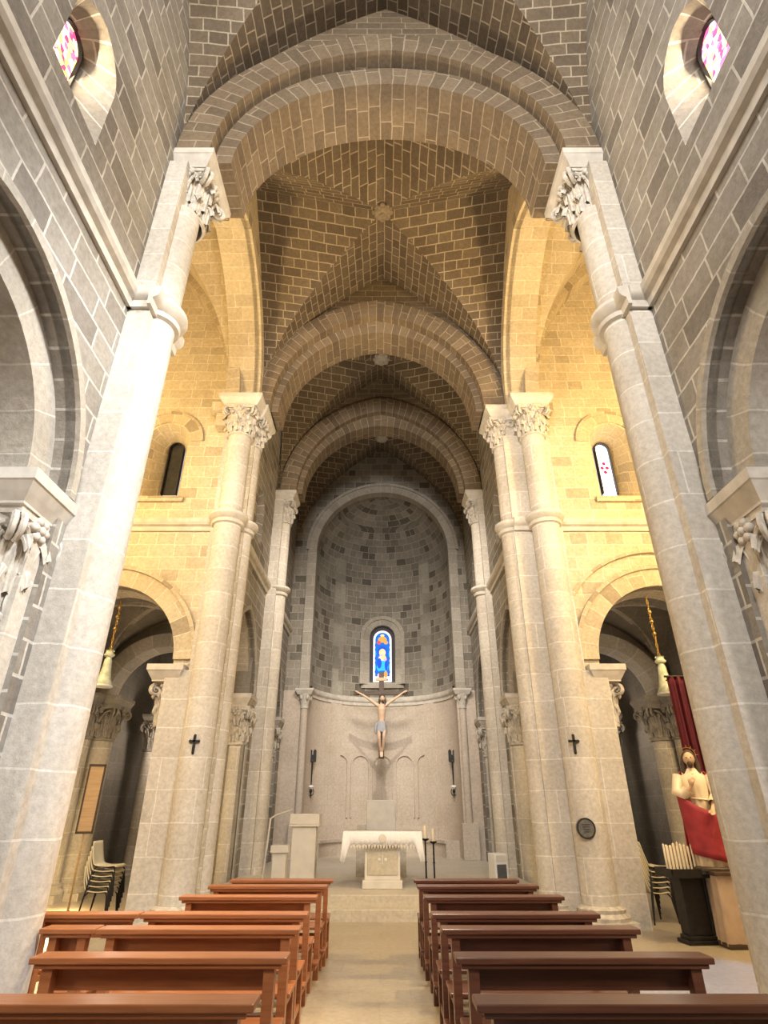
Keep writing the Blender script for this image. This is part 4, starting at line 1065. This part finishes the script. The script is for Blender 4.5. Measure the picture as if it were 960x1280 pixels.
# ------------------------------------------------------------------ statue, pedestal, drape, candle rack
t = thing('statue_pedestal', 'pedestal draped in beige pink cloth carrying the red-mantled statue', 'pedestal', (5.05, 9.85, 0))
b = MB(); rows = []
for z, hx in ((0.03, .36), (.4, .335), (.84, .32)):
    rr = []
    for k in range(4):
        c0 = [(-1,-1),(1,-1),(1,1),(-1,1)][k]; c1 = [(-1,-1),(1,-1),(1,1),(-1,1)][(k+1) % 4]
        for i in range(16):
            q = i/16; f = 1 + (.05*math.sin(q*16*PI/4*2.0+k)*(1-z/.9))
            rr.append((hx*f*(c0[0]+(c1[0]-c0[0])*q), hx*.9*f*(c0[1]+(c1[1]-c0[1])*q), z))
    rr.append(rr[0]); rows.append(rr)
b.grid(rows, [[(p[0]+p[1], p[2]) for p in r] for r in rows]); b.build('cloth_cover', M_PINK, t, 50)
b = MB(); b.box(-.35, .35, -.32, .32, .84, .89); b.build('top_board', M_CROSSWOOD, t, bevel=.008)
b = MB(); b.box(-.37, .37, -.34, .34, 0, .06); b.build('foot_board', M_CROSSWOOD, t)
t = thing('saint_statue', 'painted statue of a bearded person in ivory robe and red mantle, hand at the chest', 'statue', (4.87, 9.86, .89), -.45)
S = 1.0
parts = [limb([(0, 0, .75), (0, 0, .95), (0, 0, 1.12), (0, 0, 1.27), (0, .01, 1.34), (0, .0, 1.40)], [.13, .13, .145, .12, .06, .05]),
         limb([(-.15, 0, 1.25), (.15, 0, 1.25)], [.065, .065]), orb((0, -.015, 1.50), .085, sz=1.28, sy=1.1),
         orb((0, -.112, 1.49), .015, sz=1.7), limb([(-.022, -.098, 1.445), (.022, -.098, 1.445)], [.016, .016]), orb((-.03, -.095, 1.515), .013), orb((.03, -.095, 1.515), .013),
         orb((-.085, 0, 1.49), .018, sz=1.7), orb((.085, 0, 1.49), .018, sz=1.7),
         limb([(-.20, 0, 1.24), (-.25, -.06, 1.02), (-.14, -.20, 1.0), (-.06, -.20, 1.10)], [.062, .055, .045, .03]),
         limb([(.20, 0, 1.24), (.25, -.03, 1.0), (.20, -.16, .84), (.17, -.22, .80)], [.062, .055, .042, .03])]
parts += hand((-.06, -.20, 1.10), (.45, -.2, .85), (.9, 0, -.45)); parts += hand((.17, -.22, .80), (-.1, -.6, -.6), (1, 0, 0))
parts += [limb([(q*.06, -.03, .75), (q*.07, -.02, .4), (q*.07, 0, .08), (q*.075, -.12, .04)], [.09, .07, .045, .03]) for q in (-1, 1)]
blob('figure_body', parts, M_SKIN, t, .013, 1)
def drape_rows(spec, fold, ph=0, a0=0, a1=2*PI, n=64):
    out = []
    for z, rx, ry, yc, amp in spec:
        out.append([((rx + amp*math.sin(fold*a+ph+z*1.5))*math.cos(a), yc + (ry + amp*math.sin(fold*a+ph+z*1.5))*math.sin(a), z) for a in [a0+(a1-a0)*i/n for i in range(n+1)]])
    return out
b = MB(); r = drape_rows([(.02, .24, .2, 0, .022), (.3, .205, .17, 0, .018), (.7, .175, .15, 0, .01), (.9, .165, .15, 0, .006), (1.1, .19, .16, 0, .004), (1.24, .19, .135, 0, .002), (1.32, .10, .085, 0, 0), (1.36, .062, .06, 0, 0)], 11)
b.grid(r, [[(p[0], p[2]) for p in q] for q in r])
b.tube([(-.20, 0, 1.26), (-.265, -.06, 1.02), (-.17, -.19, .99), (-.11, -.2, 1.05)], [.085, .085, .075, .08], 14, caps=False)
b.tube([(.20, 0, 1.26), (.265, -.03, 1.0), (.205, -.15, .86)], [.085, .085, .085], 14, caps=False)
b.tube([(.168*math.cos(a), .152*math.sin(a), .93+.01*math.sin(2*a)) for a in [2*PI*i/28 for i in range(29)]], .014, 6, caps=False)
b.build('robe', M_ROBE, t, 70)
b = MB(); r = drape_rows([(.05, .30, .26, .02, .03), (.35, .27, .24, .02, .025), (.7, .25, .23, .02, .018), (1.0, .27, .2, .03, .012), (1.2, .26, .16, .03, .006), (1.31, .16, .11, .03, 0)], 9, 1, -.35, PI+.35)
b.grid(r, [[(p[0], p[2]) for p in q] for q in r])
r2 = []
for i in range(15):                                     # fold of the mantle swept across the front
    q = i/14; x = -.28 + .56*q; r2.append([(x*(1-.02*k), -.235*(1+.02*k)*math.sqrt(max(.03, 1-(x/.31)**2)) + .014*math.sin(k*.9 + q*19), (1.02 - .30*q - .05*math.sin(q*PI))*(1-k/8) + (.10 + .22*(1-q)*.5)*(k/8)) for k in range(9)])
b.grid(r2, [[(p[0], p[2]) for p in q] for q in r2])
r3 = [[(.0 - .2*q + .012*math.sin(k*2), -.16 - .04*math.sin(q*3), 1.30 - .32*q - .02*k) for k in range(5)] for q in [i/8 for i in range(9)]]
for q in (-1, 1):
    b2 = MB(); b2.ball((q*.03, -.105, 1.515), .010, 6); b2.build('painted_eye', M_HAIR, t)
o = b.build('mantle', M_MANTLE, t, 70); m = o.modifiers.new('Solid', 'SOLIDIFY'); m.thickness = .015
b = MB(); b.ball((0, .015, 1.525), .097, 12, sz=1.15); 
for q in (-1, 1): b.tube([(q*.075, .0, 1.54), (q*.10, .01, 1.42), (q*.105, -.03, 1.30), (q*.09, -.08, 1.22)], [.035, .042, .035, .012], 8)
b.tube([(0, .07, 1.55), (0, .085, 1.4), (0, .09, 1.28)], [.06, .07, .03], 10); b.ball((0, -.088, 1.415), .04, 8, sz=1.4); b.build('hair', M_HAIR, t, 60)
b = MB(); b.tube([(.11*math.cos(a), .05, 1.56+.11*math.sin(a)) for a in [2*PI*i/28 for i in range(29)]], .007, 6, caps=False)
for k in range(12): a = 2*PI*k/12; b.tube([(.11*math.cos(a), .05, 1.56+.11*math.sin(a)), (.15*math.cos(a), .05, 1.56+.15*math.sin(a))], [.006, .002], 5)
b.build('halo', M_GOLD, t)
b = MB(); b.lathe([(.29, 0), (.29, .03), (.27, .05), (0, .05)], 0, 0, 24); b.build('base', M_CROSSWOOD, t, 40)
# red hanging behind
b = MB(); n = 60; rows = []
for z in [3.85, 3.7, 3.0, 2.2, 1.4, .7]:
    rows.append([(5.26 + .72*i/n, 10.74 + .035*math.sin(i*.62 + z*.3) + .012*math.sin(i*1.7), z) for i in range(n+1)])
b.grid(rows, [[(p[0], p[2]) for p in r] for r in rows])
t = thing('red_drape', 'tall dark red hanging drape behind the statue', 'drape', (5.6, 10.74, .7))
b.transform(Matrix.Translation((-5.6, -10.74, -.7)))
o = b.build('cloth', M_RED, t, 60); m = o.modifiers.new('Solid', 'SOLIDIFY'); m.thickness = .012
b = MB(); b.tube([(-.4, 0, 3.15), (.45, 0, 3.15)], .02, 8); b.tube([(-.2, 0, 3.15), (-.2, .38, 3.15)], .012, 6); b.tube([(.25, 0, 3.15), (.25, .38, 3.15)], .012, 6); b.build('curtain_rod', M_BLACK, t, 40)
# candle rack
t = thing('candle_stand', 'black metal votive stand with tray beside the statue pedestal', 'candle stand', (4.50, 9.95, 0), .1)
b = MB(); b.box(-.26, .26, -.16, .16, 0, .05); b.box(-.22, .22, -.13, .13, .05, .10); b.build('foot', M_BLACK, t, bevel=.008)
b = MB(); b.box(-.15, .15, -.10, .10, .10, .80); b.box(-.19, -.15, -.12, .12, .1, .80); b.box(.15, .19, -.12, .12, .1, .80); b.build('pedestal_column', M_BLACK, t, bevel=.008)
b = MB(); b.box(-.36, .36, -.24, .24, .80, .84)
for x0, x1, y0, y1 in ((-.36, .36, -.24, -.22), (-.36, .36, .22, .24), (-.36, -.34, -.24, .24), (.34, .36, -.24, .24)): b.box(x0, x1, y0, y1, .84, .91)
b.build('tray', M_BLACK, t)
b = MB(); b.box(.10, .36, -.252, -.24, .845, .905); b.build('offering_plate', M_PLAQUE, t)
cd = []
mesh_c = None
desc = ['with leaning tip', 'slightly shorter', 'taller than its neighbours', 'standing straight']
k = 0
for row in range(2):
    for i in range(9):
        k += 1; x = 4.50 - .27 + i*.053 + row*.02; y = 9.95 - .10 + row*.14; h = .37 + rnd.uniform(-.03, .03)
        b = MB(); b.lathe([(.0155, 0), (.0155, h), (.006, h+.006), (0, h+.007)], 0, 0, 10); b.tube([(0, 0, h), (.002, 0, h+.02)], .002, 5)
        o = b.build('votive_candle', M_WAX, None, 40, loc=(x, y, .842))
        meta(o, '%s slim candle from the pier end, %s row of the black votive stand' % (['first','second','third','fourth','fifth','sixth','seventh','eighth','ninth'][i], ('front', 'rear')[row]), 'candle', 'candles on the black votive stand')

# ------------------------------------------------------------------ lights
def spot(name, loc, tgt, power, color, ang=60, blend=.6, size=.15):
    l = bpy.data.lights.new(name, 'SPOT'); l.energy = power; l.color = color; l.spot_size = math.radians(ang); l.spot_blend = blend; l.shadow_soft_size = size
    o = bpy.data.objects.new(name, l); C.objects.link(o); o.location = loc
    o.rotation_euler = (Vector(tgt)-Vector(loc)).to_track_quat('-Z', 'Y').to_euler(); return o
def area(name, loc, tgt, power, color, sx, sy):
    l = bpy.data.lights.new(name, 'AREA'); l.energy = power; l.color = color; l.shape = 'RECTANGLE'; l.size = sx; l.size_y = sy
    o = bpy.data.objects.new(name, l); C.objects.link(o); o.location = loc
    o.rotation_euler = (Vector(tgt)-Vector(loc)).to_track_quat('-Z', 'Y').to_euler(); return o
def point(name, loc, power, color, size=.2):
    l = bpy.data.lights.new(name, 'POINT'); l.energy = power; l.color = color; l.shadow_soft_size = size
    o = bpy.data.objects.new(name, l); C.objects.link(o); o.location = loc; return o
WHITE = (1, .97, .93); WARM = (1, .80, .50); AMBER = (1, .71, .32); DAY = (.86, .93, 1)
a_ = area('fill_west', (0, -3.7, 9.8), (0, 9, 8.2), 950, (1, .95, .89), 3, 3); a_.data.spread = math.radians(120)  # unseen fill added behind the camera for piers and apse
spot('daylight_south_clerestory', (2.95, 1.6, 9.2), (-3.0, 5.3, 4.0), 5600, (.96, .98, 1), 54, 1, .5)
for s in (-1, 1):
    point('floodlight_transept', (s*6.6, 7.2, 8.2), 1300 if s > 0 else 980, AMBER, .3)
    point('floodlight_transept_low', (s*7.2, 7.6, 5.0), 200, (1, .9, .72), .3)
    area('daylight_clerestory', (s*(W1[s]+.3), 3.2, 9.0), (0, 3.6, 7.5), 16, (1, .78, .5), .4, .7)
spot('fill_vault', (0, 7.6, 3.2), (0, 8.6, 14), 1300, (1, .86, .66), 110, .8, .3)  # invisible lamp added in mid-air to brighten the crossing vault
for s in (-1, 1):
    spot('fill_choir_pier', (s*1.9, 6.9, 10.5), (s*3.2, 11.3, 4.5), 400, (1, .97, .94), 60, .9, .25)  # added spots without fixtures, lifting the piers at the choir entrance
area('fill_choir', (0, 12.4, 9.8), (0, 20, 4.2), 210, (1, .90, .78), 3.2, 1.2).data.spread = math.radians(88)  # large soft fill added for choir and apse, no such lamp there
spot('floodlight_crucifix', (.05, 13.6, 12.2), (-.03, 21, 4.0), 2900, (1, .91, .76), 32, .7, .08)
spot('spotlight_benches', (1.2, 11.2, 9.5), (-1.4, 5.7,   .8), 4200, (1, .76, .48), 26, .8, .1)
spot('spotlight_aisle', (0, 11.6, 9.8), (.2, 5.5, 0), 1300, (1, .93, .8), 40, .8, .2)
spot('daylight_south_transept', (9.0, 8.2, 6.5), (3.5, 8.1, 0), 3600, (.10, .40, 1), 17, .5, .15)
for s in (-1, 1):
    point('fill_aisle', (s*4.7, 2.6, 2.2), 150, (1, .88, .76), .2)  # added fill in the aisles, brightens the arcade soffits
    point('fill_chapel', (s*5.0, 13.0, 3.3), 34, (1, .85, .68), .2); point('fill_chapel_far', (s*5.6, 16.6, 3.4), 70, (1, .86, .72), .2)  # weak fills added so the chapel interiors do not go black
point('lamp_north_chapel', (-5.9, 12.6, .35), 75, AMBER, .1)
spot('lamp_statue', (3.9, 8.6, 5.4), (4.9, 9.9, 1.9), 260, WARM, 30, .6, .08)
# world
w = bpy.data.worlds.new('World'); SC.world = w; w.use_nodes = True
w.node_tree.nodes['Background'].inputs[0].default_value = (.8, .88, 1, 1); w.node_tree.nodes['Background'].inputs[1].default_value = 1.0

# ------------------------------------------------------------------ camera and view
cam = bpy.data.cameras.new('camera'); co = bpy.data.objects.new('camera', cam); C.objects.link(co)
co.location = (0, 0, 1.7); co.rotation_euler = (math.radians(90+27.4), 0, 0)
cam.sensor_fit = 'HORIZONTAL'; cam.sensor_width = 36; cam.lens = 713/960*36; cam.shift_x = 2/960; cam.clip_start = .05
SC.camera = co
SC.view_settings.view_transform = 'Standard'; SC.view_settings.look = 'None'; SC.view_settings.gamma = 1; SC.view_settings.exposure = 0.0
SC.view_settings.use_curve_mapping = False
